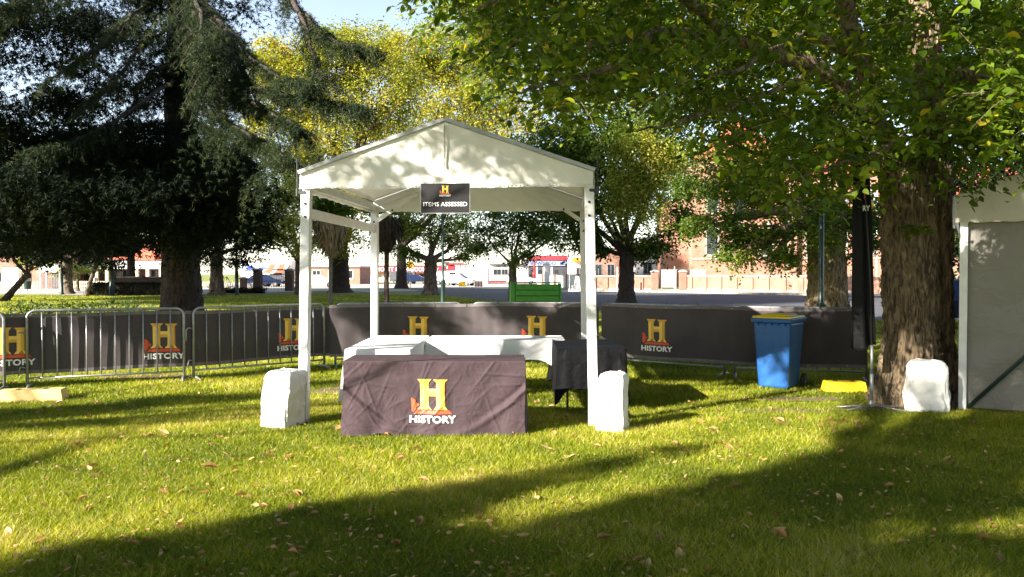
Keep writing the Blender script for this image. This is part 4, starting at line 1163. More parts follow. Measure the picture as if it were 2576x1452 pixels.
for a, b in ((1242, 1260), (1263, 1277), (1280, 1298)):
    window(t, XA(a, Yi)-cx, XA(b, Yi)-cx, ZA(691, Yi), ZA(678, Yi), 'grey_wall')
lettering("INWOOD", IDS, XA(1261, Yi)-cx, ZA(670, Yi), 1.9, .36, 'dark_wall', t, (0,0,0), bold=.01, lift=.02)
MB().box(-w_, w_, -.05, -.003, .05, .35).build('plinth', M['red_paint'], t)
MB().box(-w_-.1, w_+.1, -.8, 12.1, ZA(664, Yi)+.002, ZA(661, Yi)).build('roof', M['roof_iron'], t)
Yi = 132
t, w_ = bld('workshop', 'dark workshop front under a pale board reading INWOOD MITU, beside a red post', 'shop', XA(1330, Yi), XA(1470, Yi), Yi, 14, ZA(655, Yi), M['dark_wall'])
cx = t.location.x
MB().box(XA(1326, Yi)-cx, XA(1445, Yi)-cx, -.25, -.05, ZA(669, Yi), ZA(657, Yi)).build('fascia', M['grey_wall'], t)
lettering("INWOOD  MITU", IDS, XA(1388, Yi)-cx, ZA(663, Yi), 7.0, .55, 'blue_paint', t, (0,.25,0), bold=.02, lift=.02)
MB().box(-w_, w_, -.1, 14.1, ZA(655, Yi)+.002, ZA(643, Yi)).build('roof', M['maroon'], t)
for a, b in ((1349, 1352), (1366, 1370), (1386, 1390)):
    MB().box(XA(a, Yi)-cx, XA(b, Yi)-cx, -.06, -.003, 0, ZA(672, Yi)).build('door_frame', M['white_paint'], t)
for a in (1335, 1355, 1373, 1395):
    MB().box(XA(a, Yi)-cx, XA(a+9, Yi)-cx, -.03, -.004, .2, 2.2).build('door_panel', M['glass'], t)
rp = thing('red_post', 'bright red street post before the dark workshop', 'post', (XA(1344, 125), 125, 0)); MB().lathe([(.16,0),(.16,1.3),(.28,1.35),(.28,1.7),(.14,1.75),(.12,3.4),(.02,3.45)], 12).build('post', M['red_paint'], rp, smooth=True)
# orange awning building and white wall to the right
t, w_ = bld('shop', 'white building with a band of orange awning above a white wall', 'shop', XA(1440, 118), XA(1560, 118), 118, 10, ZA(640, 118), M['white_paint'])
MB().box(-w_, w_, -.9, -.02, ZA(658, 118), ZA(648, 118)).build('awning', M['orange_sign'], t)
for k in range(5): window(t, -w_+.6+1.35*k, -w_+1.5+1.35*k, 1.2, 2.4, 'grey_wall')
t, w_ = bld('boundary_wall', 'white rendered wall with thin red piers beyond the road under the marquee roof', 'wall', XA(1352, 88), XA(1500, 88), 88, .3, ZA(692, 88), M['white_paint'])
for k in range(5): x = -w_+.5+1.35*k; MB().box(x-.07, x+.07, -.1, -.003, 0, ZA(692, 88)+.1).build('pier', M['brick'], t)
MB().box(-w_-.05, w_+.05, -.06, .36, ZA(692, 88)+.002, ZA(692, 88)+.1).build('coping', M['stone'], t)
pg = thing('gate_pier', 'white pointed gate pier rising behind the white wall', 'gate pier', (XA(1375, 87), 86, 0))
MB().box(-.3, .3, -.3, .3, 0, ZA(665, 87)).build('shaft', M['white_paint'], pg); frus(MB(), .72, .72, ZA(665, 87)+.001, .15, .15, ZA(658, 87)).build('cap', M['white_paint'], pg)
mn = thing('stone_plinth', 'stepped white stone plinth at the road edge beside the right marquee leg', 'plinth', (XA(1452, 70), 70, 0))
MB().box(-.75, .75, -.5, .5, 0, .25).build('step', M['white_paint'], mn); MB().box(-.45, .45, -.35, .35, .251, .55).build('step', M['white_paint'], mn)
frus(MB(), .5, .5, .551, .26, .26, 1.35).build('shaft', M['white_paint'], mn)

# red awning shops seen over the iron gates
Ya = 120
t, w_ = bld('shop', 'white shop with sloping red and white awnings behind the iron gates', 'shop', XA(606, Ya), XA(732, Ya), Ya, 10, ZA(656, Ya), M['white_paint'])
cx = t.location.x
for k, (a, b, za, zb) in enumerate(((662, 722, 686, 676), (680, 728, 676, 664))):
    for q in range(6):
        u0 = XA(a+(b-a)*q/6, Ya)-cx; u1 = XA(a+(b-a)*(q+1)/6, Ya)-cx
        MB().add([(u0,-2.4+k,ZA(za,Ya)),(u1,-2.4+k,ZA(za,Ya)),(u1,-.02,ZA(zb,Ya)),(u0,-.02,ZA(zb,Ya)),(u0,-2.4+k,ZA(za,Ya)-.06),(u1,-2.4+k,ZA(za,Ya)-.06),(u1,-.02,ZA(zb,Ya)-.06),(u0,-.02,ZA(zb,Ya)-.06)],
                 [(0,1,2,3),(7,6,5,4),(0,4,5,1),(1,5,6,2),(2,6,7,3),(3,7,4,0)]).build('awning', M['roof_red' if (q+k) % 3 else 'white_paint'], t)
MB().box(XA(610, Ya)-cx, XA(636, Ya)-cx, -.3, -.01, ZA(679, Ya), ZA(669, Ya)).build('sign', M['blue_paint'], t)
MB().box(XA(615, Ya)-cx, XA(624, Ya)-cx, -.33, -.301, ZA(678, Ya), ZA(670, Ya)).build('sign', M['white_txt'], t)
MB().box(XA(653, Ya)-cx, XA(668, Ya)-cx, -.3, -.01, ZA(679, Ya), ZA(672, Ya)).build('sign', M['blue_paint'], t)
for a in (640, 690): window(t, XA(a, Ya)-cx, XA(a+18, Ya)-cx, .8, 1.8, 'dark_wall')
t, w_ = bld('shop', 'small brick shop with garden plants seen right of the left marquee leg', 'shop', XA(770, 118), XA(905, 118), 118, 10, ZA(672, 118), M['brick'])
MB().box(-w_-.1, w_+.1, -.3, 10.1, ZA(672, 118)+.002, ZA(668, 118)).build('roof', M['roof_iron'], t)
for k in range(3): window(t, -w_+1+2.4*k, -w_+2.1+2.4*k, .9, 2.0, 'white_paint')

# street signs
def sign_pole(name, label, px, Y, ytop, r=.035, m='steel'):
    t = thing(name, label, 'sign', (XA(px, Y), Y, 0)); MB().tube([(0,0,0), (0,0,ZA(ytop, Y))], r, 8).build('pole', M[m], t); return t
def disc(x, z, r, y, m, t, nm='board', n=20, sides=None):
    o = MB().tube([(x, y, z), (x, y-.02, z)], r, n).build(nm, M[m], t); return o
Yp = 75
t = sign_pole('crossing_sign', 'round yellow pedestrian crossing sign on a thin pole under the marquee', 1032, Yp, 660)
o = disc(0, ZA(666, Yp), .36, -.05, 'yellow_sign', t)
MB().add([(-.05,-.075,ZA(666,Yp)+.22),(.05,-.075,ZA(666,Yp)+.22),(.16,-.075,ZA(666,Yp)-.18),(.08,-.075,ZA(666,Yp)-.18),(0,-.075,ZA(666,Yp)+.05),(-.08,-.075,ZA(666,Yp)-.18),(-.16,-.075,ZA(666,Yp)-.18)], [(0,6,5,4),(0,4,1),(1,4,3,2)]).build('walker_symbol', M['steel_dark'], o)
t = sign_pole('give_way_sign', 'white give way triangle with red border on a pole right of the lamp post', 1120, 78, 662)
z = ZA(668, 78)
MB().poly([(-.42,-.05,z+.34),(.42,-.05,z+.34),(0,-.05,z-.40)][::-1]).build('border', M['red_paint'], t)
MB().poly([(-.29,-.06,z+.26),(.29,-.06,z+.26),(0,-.06,z-.26)][::-1]).build('board', M['white_txt'], t)
t = sign_pole('speed_sign', 'round white sign with red ring on a pole right of the slim trunk', 1321, 84, 652)
disc(0, ZA(661, 84), .38, -.05, 'red_paint', t, 'ring'); disc(0, ZA(661, 84), .29, -.08, 'white_txt', t)
MB().box(-.1, .35, -.05, -.02, ZA(676, 84), ZA(669, 84)).build('plate', M['white_txt'], t)
t = sign_pole('round_sign', 'white round topped sign on a leaning white pole before the porch', 117, 79, 680, .06, 'white_txt'); disc(-.25, ZA(672, 79), .36, -.05, 'white_txt', t)
t = sign_pole('stop_sign', 'small red and white sign on a white pole before the picket fence', 237, 79, 668, .05, 'white_txt'); MB().box(-.12, .32, -.05, -.02, ZA(680, 79), ZA(673, 79)).build('board', M['red_paint'], t); MB().box(-.10, .08, -.06, -.051, ZA(681, 79), ZA(674, 79)).build('board', M['white_txt'], t)
tl = thing('traffic_light', 'traffic light on a grey pole between cedar and gate piers', 'traffic light', (XA(592, 74), 74, 0))
MB().tube([(0,0,0), (0,0,ZA(650, 74))], .06, 8).build('pole', M['steel'], tl); h_ = MB().box(-.2, .17, -.2, .0, ZA(669, 74), ZA(656, 74)).build('housing', M['steel_dark'], tl, bev=.03)
for k in range(3): MB().lathe([(.05,-.0),(.05,.02)], 10).build('lens', M['dark_wall'], h_).location = (-.02, -.22, ZA(667-4*k, 74))
for px, lab, mk in ((1163, 'yellow road works board on legs standing in the road', 'yellow_sign'), (1204, 'road works board with orange and white chevrons standing in the road', 'orange_sign')):
    Yb = 82 if px < 1180 else 78
    t = thing('road_barricade', lab, 'barricade', (XA(px, Yb), Yb, 0), 0); z1 = ZA(708, Yb)
    z0 = z1 - .52
    if mk == 'yellow_sign':
        MB().box(-.34, .34, -.02, .02, z0, z1).build('board', M[mk], t)
    else:
        for q in range(5):
            x = -.36 + .144*q
            MB().box(x, x+.144, -.02, .02, z0, z1).build('stripe', M[mk if q % 2 == 0 else 'white_txt'], t)
    for sx in (-.32, .30): MB().tube([(sx, .06, 0), (sx, .03, z1+.05)], .02, 6).build('leg', M['steel'], t)
lb = thing('litter_bin', 'small dark green litter bin on a post beside the path at far left', 'litter bin', (XA(69, 62), 62, 0))
MB().lathe([(.03, 0), (.03, .4)], 8).build('post', M['steel'], lb); MB().lathe([(.22, .38), (.30, .95), (.31, 1.0), (.25, 1.0)], 14).build('basket', M['green_post'], lb)
nb_ = thing('notice_board', 'large pale notice board with printed lines behind the leaning tree at far left', 'board', (XA(26, 80), 80, 0))
MB().box(-.85, .85, -.05, 0, ZA(718, 80), ZA(674, 80)).build('board', M['white_txt'], nb_)
for k in range(6): MB().box(.15, .68, -.056, -.0505, .55+.16*k, .62+.16*k).build('printed_line', M['dark_wall'], nb_)
MB().lathe([(.32,0),(.32,.02)], 16).build('emblem', M['blue_paint'], nb_).location = (-.45, -.06, 1.0)
nb_.children[-1].rotation_euler = (math.pi/2, 0, 0)
for sx in (-.8, .8): MB().box(sx-.04, sx+.04, .001, .08, 0, 1.6).build('leg', M['steel'], nb_)
sg2 = thing('street_banner', 'small white and blue board fixed high before the red brick house', 'board', (XA(53, 80), 80, 0))
MB().tube([(0,.05,0), (0,.05,2.1)], .04, 8).build('pole', M['steel'], sg2); MB().box(-.26, .26, -.02, .02, ZA(682, 80), ZA(673, 80)).build('board', M['white_txt'], sg2); MB().box(-.26, .26, -.026, -.0205, ZA(677, 80), ZA(674, 80)).build('stripe', M['blue_paint'], sg2)

# ------------------------------------------------------------------ church-like brick building and its wall (right)
def wall_run(label, P0, P1, h, nb, m='brick_wall', name='brick_boundary_wall'):
    P0 = Vector((P0[0], P0[1], 0)); P1 = Vector((P1[0], P1[1], 0)); L = (P1-P0).length
    t = thing(name, label, 'wall', P0, math.atan2(P1.y-P0.y, P1.x-P0.x))
    MB().box(0, L, 0, .3, 0, h).build('wall', M[m], t)
    MB().box(-.03, L+.03, -.06, .36, h+.001, h+.12).build('coping', M['stone'], t)
    MB().box(0, L, -.03, -.001, 0, .3).build('plinth', M['stone'], t)
    f = MB().box(-.17, .17, -.11, -.0305, .0, h-.06).build('pilaster', M['brick'], t)
    f.location.x = .4
    for k in range(1, nb):
        c = f.copy(); COL.objects.link(c); c.location.x = .4 + (L-.8)*k/(nb-1)
    return t
a1_, a2_ = G(1484, 733), G(1655, 734)
wall_run('low old brick wall with piers left of the stone capped gateway', (a1_.x, a1_.y), (a2_.x, a2_.y), 1.30, 6)
b1_, b2_ = G(1728, 734.5), G(2560, 750)
wall_run('long low old brick wall with piers in front of the brick church building', (b1_.x, b1_.y), (b2_.x, b2_.y), 1.33, 18)
for px, lab in ((1648, 'old brick gate pier with grey stone cap, left of the gateway'), (1719, 'old brick gate pier with grey stone cap, right of the gateway')):
    g = G(px, 734.5); pier(lab, px-8, px+8, g.y-.1, 1.86)
ch = thing('church_building', 'tall red brick church building with stone window frames lit by the sun', 'church', (XA(1740, 84), 84, 0), rad(-6))
k_ = 1
def cw(x0, x1, y0, y1, z0, z1, m, nm='wall'): return MB().box(x0, x1, y0, y1, z0, z1).build(nm, M[m], ch)
cw(0, 9.6, 0, 16, 0, 13.5, 'brick'); cw(-.01-2.6, -.01, 3, 14, 0, 9.5, 'brick')
cw(9.61, 19.0, -2.6, 16, 0, 11.5, 'brick'); cw(19.01, 46, 1.0, 16, 0, 9.5, 'brick')
MB().box(0, 9.6, -.09, -.002, 3.05, 3.22).build('string_course', M['stone'], ch)
MB().box(9.6, 19, -2.69, -2.602, 3.05, 3.22).build('string_course', M['stone'], ch)
def cwin(x, y, z0, z1, w_):
    o = MB().box(x-w_, x+w_, y-.10, y-.002, z0-.25, z0).box(x-w_-.18, x-w_, y-.08, y-.002, z0, z1).box(x+w_, x+w_+.18, y-.08, y-.002, z0, z1)
    o.add([(x-w_-.18, y-.08, z1), (x+w_+.18, y-.08, z1), (x+w_*.6, y-.08, z1+.6), (x, y-.08, z1+.85), (x-w_*.6, y-.08, z1+.6)], [(0,1,2,3,4)])
    o = o.build('window', M['stone'], ch); MB().box(x-w_, x+w_, y-.03, y-.003, z0, z1).build('pane', M['glass'], o)
for x, y in ((2.1, 0), (4.9, 0), (7.7, 0), (11.6, -2.6), (14.3, -2.6), (17.0, -2.6), (22, 1), (26, 1), (30, 1), (34, 1)):
    cwin(x, y, 3.6, 6.3, .55); cwin(x, y, 8.0, 9.1 if y > 0 else 9.8, .5) if y < 1 else None
for x in (9.6, 19.0): MB().box(x-.35, x+.35, -3.3 if x > 0 else -.6, -2.605, 0, 8.5).build('buttress', M['brick'], ch)
MB().tube([(13.0, -2.75, 0), (13.0, -2.75, 11)], .09, 8).build('downpipe', M['brick_dark'], ch)
MB().add([(-.2,-.2,13.501),(9.8,-.2,13.501),(9.8,16,13.501),(-.2,16,13.501),(4.8,-.2,18),(4.8,16,18)], [(0,1,4),(1,2,5,4),(2,3,5),(3,0,4,5),(3,2,1,0)]).build('roof', M['roof_red'], ch)
MB().add([(9.4,-2.9,11.501),(19.2,-2.9,11.501),(19.2,16,11.501),(9.4,16,11.501),(14.3,-2.9,15.5),(14.3,16,15.5)], [(0,1,4),(1,2,5,4),(2,3,5),(3,0,4,5),(3,2,1,0)]).build('roof', M['roof_red'], ch)
MB().add([(19.21,.8,9.501),(46.2,.8,9.501),(46.2,16,9.501),(19.21,16,9.501),(19.21,8,13.5),(46.2,8,13.5)], [(0,1,5,4),(1,2,5),(2,3,4,5),(3,0,4),(3,2,1,0)]).build('roof', M['roof_red'], ch)
t, w_ = bld('white_hall', 'bright white rendered hall behind the gateway left of the brick church', 'hall', XA(1600, 105), XA(1735, 105), 105, 14, ZA(620, 105), M['white_paint'], rad(3))
for k in range(3): window(t, -w_+1+2*k, -w_+2+2*k, 1.6, 3.0, 'grey_wall')
MB().box(-w_-.2, w_+.2, -.3, 14.2, ZA(620, 105)+.002, ZA(617, 105)).build('roof', M['roof_iron'], t)
t, w_ = bld('red_building', 'orange brick building with dark openings right of the marquee leg', 'building', XA(1484, 108), XA(1560, 108), 108, 12, ZA(625, 108), M['brick'], rad(2))
for k in range(2): window(t, -w_+.7+1.7*k, -w_+1.6+1.7*k, 1.3, 2.8, 'grey_wall')
MB().box(-w_-.2, w_+.2, -.3, 12.2, ZA(625, 108)+.002, ZA(622, 108)).build('roof', M['roof_iron'], t)
# temporary mesh fence at the gateway
tf = thing('mesh_fence', 'temporary wire fence panels with pale cloth across the gateway', 'fence', (XA(1664, 78), 78, 0), 0)
for k in range(3):
    x = 1.45*k; fr_ = MB().tube([(x,0,0),(x,0,2.0)], .025, 6).tube([(x+1.4,0,0),(x+1.4,0,2.0)], .025, 6).tube([(x,0,2.0),(x+1.4,0,2.0)], .025, 6).tube([(x,0,.2),(x+1.4,0,.2)], .02, 6).build('panel_frame', M['steel'], tf)
    if k != 1: MB().grid(lambda u, v: (x+.03+1.34*u, .012+.02*math.sin(u*9), .25+1.7*v), 10, 3).build('shade_cloth', M['cream_paint'], tf)
for px, Y, top, lab in ((1553, 68, 612, 'thin grey pole just left of the dark forked tree'), (1697, 69, 612, 'thin grey pole before the gateway right of the dark forked tree'), (1433, 71, 600, 'thin grey pole behind the white plinth')):
    t = thing('street_pole', lab, 'pole', (XA(px, Y), Y, 0)); MB().tube([(0,0,0),(0,0,ZA(top, Y)-2)], .06, 8).build('pole', M['steel'], t); MB().lathe([(.12,0),(.12,.15)], 8).build('base', M['steel'], t)
# scaffold glimpse high behind the leaves
sc = thing('scaffold', 'white lattice scaffold platform glimpsed high between the leaves', 'scaffold', (XA(2175, 60), 60, 0))
za = ZA(500, 60)
MB().tube([(-.9,0,0),(-.9,0,za+.6)], .04, 6).tube([(.9,0,0),(.9,0,za+.6)], .04, 6).build('uprights', M['white_paint'], sc)
MB().tube([(-.9,0,za),(.9,0,za)], .04, 6).tube([(-.9,0,za+.5),(.9,0,za+.5)], .04, 6).build('chords', M['white_paint'], sc)
for k in range(6): MB().tube([(-.9+.3*k,0,za if k % 2 else za+.5),(-.6+.3*k,0,za+.5 if k % 2 else za)], .03, 5).build('brace', M['white_paint'], sc)

# ------------------------------------------------------------------ trees
def needles(O, D, L, m, k, nl, nw, droop=0.5):
    """N branchlets of m tufts with k needles each -> triangles"""
    N = len(O); D = norm(D); t = (np.arange(m) + .6*R.random((N, m))) / m
    L = np.broadcast_to(np.asarray(L, float), (N,))
    P = O[:, None] + D[:, None]*(t*L[:, None])[..., None] + np.array([0,0,-1.0])*(droop*t**2*L[:, None])[..., None]
    P = P + R.normal(size=P.shape)*.02
    sd = norm(np.cross(D, np.array([0,0,1.0])))
    P = P + sd[:, None]*(R.normal(size=(N, m))*.22*L[:, None]*(1-t*.6))[..., None]
    T = D[:, None] + np.array([0,0,-1.0])*(2*droop*t)[..., None]
    P = P.reshape(-1, 3); T = norm(T.reshape(-1, 3)); n = len(P)
    nd = norm(T[:, None]*.45 + R.normal(size=(n, k, 3))*.75)
    ln = nl*(.6+.8*R.random((n, k)))
    w_ = norm(np.cross(nd, R.normal(size=(n, k, 3))))*(nw*.5)
    b = P[:, None] + R.normal(size=(n, k, 3))*nl*.15
    V = np.stack([b-w_, b+w_, b+nd*ln[..., None]], 2).reshape(-1, 3)
    F = np.arange(n*k)[:, None]*3 + np.array([[0,1,2]])
    tone = np.clip(np.repeat(R.normal(.5, .2, N), m*k) + R.normal(0, .12, n*k), 0, 1)
    return V, F, tone
def needle_crown(name, parts, parent, off, m=8, k=8, nl=.11, nw=.018, L=.9, droop=.45, mt=None, down=-.12):
    Vs, Fs, Ts, o = [], [], [], 0
    for c, r, n in parts:
        n = int(n); kk = max(3, n//22)
        sub = sample_ell(c, np.array(r)*.85, kk, .8); ix = R.integers(0, kk, n)
        O_ = sub[ix] + R.normal(size=(n, 3))*np.array(r)*np.array([.22, .22, .10])
        D_ = norm(sub[ix] - np.array(c))*.8 + R.normal(size=(n, 3))*.5; D_[:, 2] = D_[:, 2]*.25 + down
        V, F, T = needles(O_, D_, L*(.5+R.random(n)), m, k, nl, nw, droop)
        Vs.append(V); Fs.append(F+o); Ts.append(T); o += len(V)
    return np_mesh(name, np.concatenate(Vs), np.concatenate(Fs), mt or M['needle'], parent, np.concatenate(Ts), off)
CP = clump_px

# ---- the big cedar at left
cb = Vector((XA(457, 27), 27, 0))
cd = thing('cedar_tree', 'huge dark cedar with thick trunk and drooping needle branches at left', 'tree', cb)
pts = [cb+Vector((0,0,-.2)), cb+Vector((0,0,.5)), cb+Vector((0,0,1.5)), cb+Vector((-.02,0,5)), cb+Vector((.1,0,10)), cb+Vector((.2,0,16))]
trunk_mesh(pts, [.82, .68, .61, .57, .47, .3], 60, 60, .09, 10, 4).build('trunk', M['bark_dark'], cd, cb, True)
BR = [  # long limbs as picture columns/rows with depth
 [(470,-40,24),(560,60,19),(640,150,16),(700,200,14.5),(800,212,13.5)],
 [(560,-120,22),(728,-5,17),(778,58,15.5),(826,91,15),(880,118,14.5),(950,124,14)],
 [(470,60,24),(552,146,18),(629,219,15.5),(750,240,14.5),(830,256,14),(915,276,13.5)],
 [(700,-60,17),(762,40,15.5),(796,167,15),(857,225,14.5)],
 [(480,150,25),(600,240,18),(690,290,15),(760,330,14)],
 [(470,260,25),(560,300,19),(640,350,15.5),(720,400,14)],
 [(470,-60,24),(500,20,17),(515,120,15),(522,240,14.5)],
 [(470,20,24),(580,90,17),(600,180,15.5),(600,250,15)],
 [(440,-40,26),(330,40,22),(250,120,20),(120,200,19)],
 [(440,60,26),(350,120,23),(280,210,21),(200,280,20)],
 [(440,160,26),(380,180,25),(345,230,24),(330,330,24)],
 [(440,200,26),(300,300,22),(180,360,20),(60,380,19)],
 [(480,300,26),(560,340,24),(640,370,23)],
 [(430,-100,26),(200,-60,19),(60,0,17),(-60,60,16)],
]
lm_ = MB(); SO, SD, SL = [], [], []
for bi, br in enumerate(BR):
    pp = [W(*q) for q in br]; 
    fine = []
    for a, b in zip(pp, pp[1:]):
        for k in range(6): fine.append(a.lerp(b, k/6) + Vector((rnd.uniform(-1,1), rnd.uniform(-1,1), rnd.uniform(-1,1)))*.04)
    fine.append(pp[-1]); n = len(fine)-1
    lm_.tube(fine, [.055*(1-i/n)**1.0+.012 for i in range(n+1)], 6)
    tot = sum((b-a).length for a, b in zip(pp, pp[1:])); ns = int(tot*(9 if br[-1][0] > 600 else 12))
    for q in range(ns):
        f = .12 + .88*rnd.random(); i = min(int(f*n), n-1)
        s0 = fine[i].lerp(fine[i+1], f*n-i); tdir = (fine[i+1]-fine[i]).normalized()
        sd_ = tdir.cross(Vector((0,0,1))).normalized()*rnd.choice((-1, 1))
        d = (tdir*.7 + sd_*rnd.uniform(.2, 1.0) + Vector((0,0,rnd.uniform(-.5, .05)))).normalized()
        l = rnd.uniform(.4, 1.1)*(1.1-f*.5)*(.62 if br[-1][0] > 600 else 1)
        SO.append(s0); SD.append(d); SL.append(l)
        if rnd.random() < .5:
            e = s0+d*l*.9+Vector((0,0,-.35*l)); lm_.tube([s0, s0.lerp(e, .5)+Vector((0,0,.08*l)), e], [.018,.011,.004], 4, False)
lm_.build('branches', M['bark_dark'], cd, cb, True)
V, F, T = needles(np.array(SO), np.array(SD), np.array(SL), 13, 11, .085, .011, .42)
np_mesh('needle_sprays', V, F, M['needle'], cd, T, cb)
# lit drooping curtains in front
cur = [CP(515,120,15,36,110,40), CP(525,280,15,26,80,34), CP(590,220,15.5,30,110,26), CP(450,50,16,60,40,18), CP(690,350,14,50,24,22),
       CP(760,380,14,44,20,18), CP(720,410,14,40,20,14), CP(665,440,14.5,40,22,14), CP(560,330,16,40,30,18)]
needle_crown('hanging_needles', cur, cd, cb, 11, 10, .075, .009, .55, .9, down=-.5)
mass = [CP(80,60,22,200,90,200), CP(300,40,24,170,80,170), CP(90,230,22,180,90,220), CP(500,-10,24,130,50,110), CP(330,200,26,90,60,60),
        CP(60,340,21,180,70,240), CP(250,380,24,200,60,240), CP(450,370,25,180,60,320), CP(520,440,24,120,80,260), CP(350,480,23,260,70,360),
        CP(120,480,21,220,80,320), CP(520,540,24,130,60,260), CP(330,560,24,220,50,260), CP(460,180,27,60,120,150), CP(390,300,25,90,40,80)]
M['needle_dark'] = leaf_mat('shaded_cedar_needle', [(0.0, (0.003, 0.007, 0.004)), (0.7, (0.010, 0.017, 0.008)), (1.0, (0.030, 0.036, 0.013))], 0.15, 0.8)  # darker copy of the needle colour, standing in for deep shade
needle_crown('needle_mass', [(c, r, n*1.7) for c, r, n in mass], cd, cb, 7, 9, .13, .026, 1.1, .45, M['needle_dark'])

# ---- other park trees
DK, GR, YL, GO = M['leaf_dark'], M['leaf_green'], M['leaf_yellow'], M['leaf_gold']
BK, BD = M['bark'], M['bark_dark']
def T(label, px, Y, wpx, fy, cl, lm, bm=BK, leaf=.2, m=9, sp=.7, **k):
    return tree(label, (XA(px, Y), Y, 0), wpx*Y/FPX/2, ZA(fy, Y), cl, lm, bm, leaf, m, sp, 'park_tree', 'tree', **k)
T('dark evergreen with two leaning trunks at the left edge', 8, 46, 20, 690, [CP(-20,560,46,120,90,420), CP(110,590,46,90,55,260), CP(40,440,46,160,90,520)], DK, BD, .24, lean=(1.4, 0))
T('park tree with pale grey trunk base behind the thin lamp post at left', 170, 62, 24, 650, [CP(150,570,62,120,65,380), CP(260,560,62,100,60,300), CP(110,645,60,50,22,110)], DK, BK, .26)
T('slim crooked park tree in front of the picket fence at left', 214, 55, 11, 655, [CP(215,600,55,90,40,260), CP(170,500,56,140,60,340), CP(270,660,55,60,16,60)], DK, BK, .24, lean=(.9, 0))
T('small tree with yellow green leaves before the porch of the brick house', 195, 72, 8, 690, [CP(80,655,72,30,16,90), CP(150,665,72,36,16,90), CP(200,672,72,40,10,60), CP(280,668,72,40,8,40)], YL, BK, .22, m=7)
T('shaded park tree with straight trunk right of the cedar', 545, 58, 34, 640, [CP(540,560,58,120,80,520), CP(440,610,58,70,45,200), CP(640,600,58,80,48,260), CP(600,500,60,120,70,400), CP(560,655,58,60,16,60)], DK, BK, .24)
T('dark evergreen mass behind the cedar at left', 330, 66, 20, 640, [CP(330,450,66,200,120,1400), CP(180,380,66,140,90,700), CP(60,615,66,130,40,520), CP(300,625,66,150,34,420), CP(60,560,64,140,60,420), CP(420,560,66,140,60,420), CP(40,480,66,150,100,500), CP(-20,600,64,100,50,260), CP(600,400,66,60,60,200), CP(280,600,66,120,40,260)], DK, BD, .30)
T('young maple with golden leaves left of the marquee', 752, 60, 20, 660, [CP(700,560,56,70,60,420), CP(760,610,56,50,40,220), CP(740,480,58,90,70,420), CP(830,560,60,60,60,220), CP(690,490,56,60,50,220)], YL, BK, .19, m=8)
T('tall golden autumn tree behind the marquee, left half of the yellow crowns', 856, 66, 46, 640, [CP(740,230,66,110,110,1650), CP(850,140,66,120,80,1950), CP(690,150,66,60,60,750), CP(680,330,66,70,90,675), CP(850,330,66,130,110,1500), CP(960,230,66,110,120,1350), CP(900,470,64,130,90,1050), CP(850,600,62,80,40,390), CP(740,400,64,100,60,630)], GO, BD, .22, m=9, sp=.8)
T('tall golden autumn tree behind the marquee peak, right half of the yellow crowns', 1010, 84, 26, 620, [CP(1040,170,84,110,110,1500), CP(1150,130,84,110,80,1140), CP(1240,210,84,100,110,1200), CP(1120,300,84,140,110,1500), CP(1280,320,84,110,80,840), CP(1010,380,84,120,90,1050), CP(960,110,84,60,50,300), CP(1180,420,84,160,70,900)], GO, BD, .27, m=9, sp=1.0)
T('round park tree with thick rough trunk seen through the marquee', 1083, 58, 34, 652, [CP(1080,560,58,110,70,560), CP(1000,600,58,60,50,240), CP(1160,590,58,70,50,300), CP(1130,500,58,110,60,420), CP(1040,640,57,40,20,90), CP(1185,640,57,40,22,90)], GR, BK, .19, m=9)
T('park tree with slim pale trunk behind the green box', 1290, 38, 22, 662, [CP(1290,575,38,100,55,560), CP(1230,600,38,50,36,200), CP(1370,590,38,60,40,240), CP(1320,500,38,120,50,420), CP(1300,640,37,40,20,90), CP(1420,560,40,60,40,200)], GR, BK, .13, m=10, sp=.5)
forked = T('dark forked park tree rising right of the marquee', 1576, 42, 40, 640, [CP(1480,600,42,60,45,300), CP(1640,610,42,70,40,300), CP(1500,470,42,120,80,900), CP(1640,440,44,110,110,800), CP(1400,380,42,120,90,1000), CP(1500,350,42,100,80,700), CP(1560,300,42,160,110,800), CP(1720,560,42,60,50,220), CP(1440,520,42,90,50,420), CP(1360,480,42,90,60,420), CP(1700,300,44,140,120,520)], GR, BD, .19, m=10, sp=.6, bias=-.08)
foliage('hanging_leaves', [CP(1600,330,38,50,60,300), CP(1560,420,38,34,90,320), CP(1640,400,38,40,80,320), CP(1580,520,38,26,50,170), CP(1700,360,38,50,70,260), CP(1630,500,38,36,50,180), CP(1560,470,38,22,60,140)], YL, .14, forked, forked.location, 10, False, .7, 1.3)
T('thick rough barked tree behind the lamp post with low hanging green branches', 2080, 20, 98, 520, [CP(1880,590,20,90,50,420), CP(1790,560,20,60,40,200), CP(1960,500,21,110,60,460), CP(2150,530,20,90,70,420), CP(1940,640,19.5,60,26,130), CP(2060,560,19,60,50,240), CP(2200,620,20,50,40,140), CP(1840,640,19.5,30,16,60), CP(1850,430,22,120,70,520), CP(1950,380,23,130,70,420), CP(1760,480,23,60,40,200), CP(2320,560,22,90,90,300)], GR, M['bark_elm'], .10, m=10, sp=.42, per=44, seg=44)
T('dark leafy tree behind the cream tent at the right edge', 2480, 30, 30, 560, [CP(2480,380,30,150,120,620), CP(2420,200,30,140,120,520), CP(2560,120,30,120,140,420), CP(2400,560,30,40,80,200), CP(2300,100,30,160,110,420), CP(2120,60,32,200,110,520), CP(1850,60,34,220,130,700), CP(2440,660,30,30,60,90)], DK, BD, .18, m=10, sp=.6)

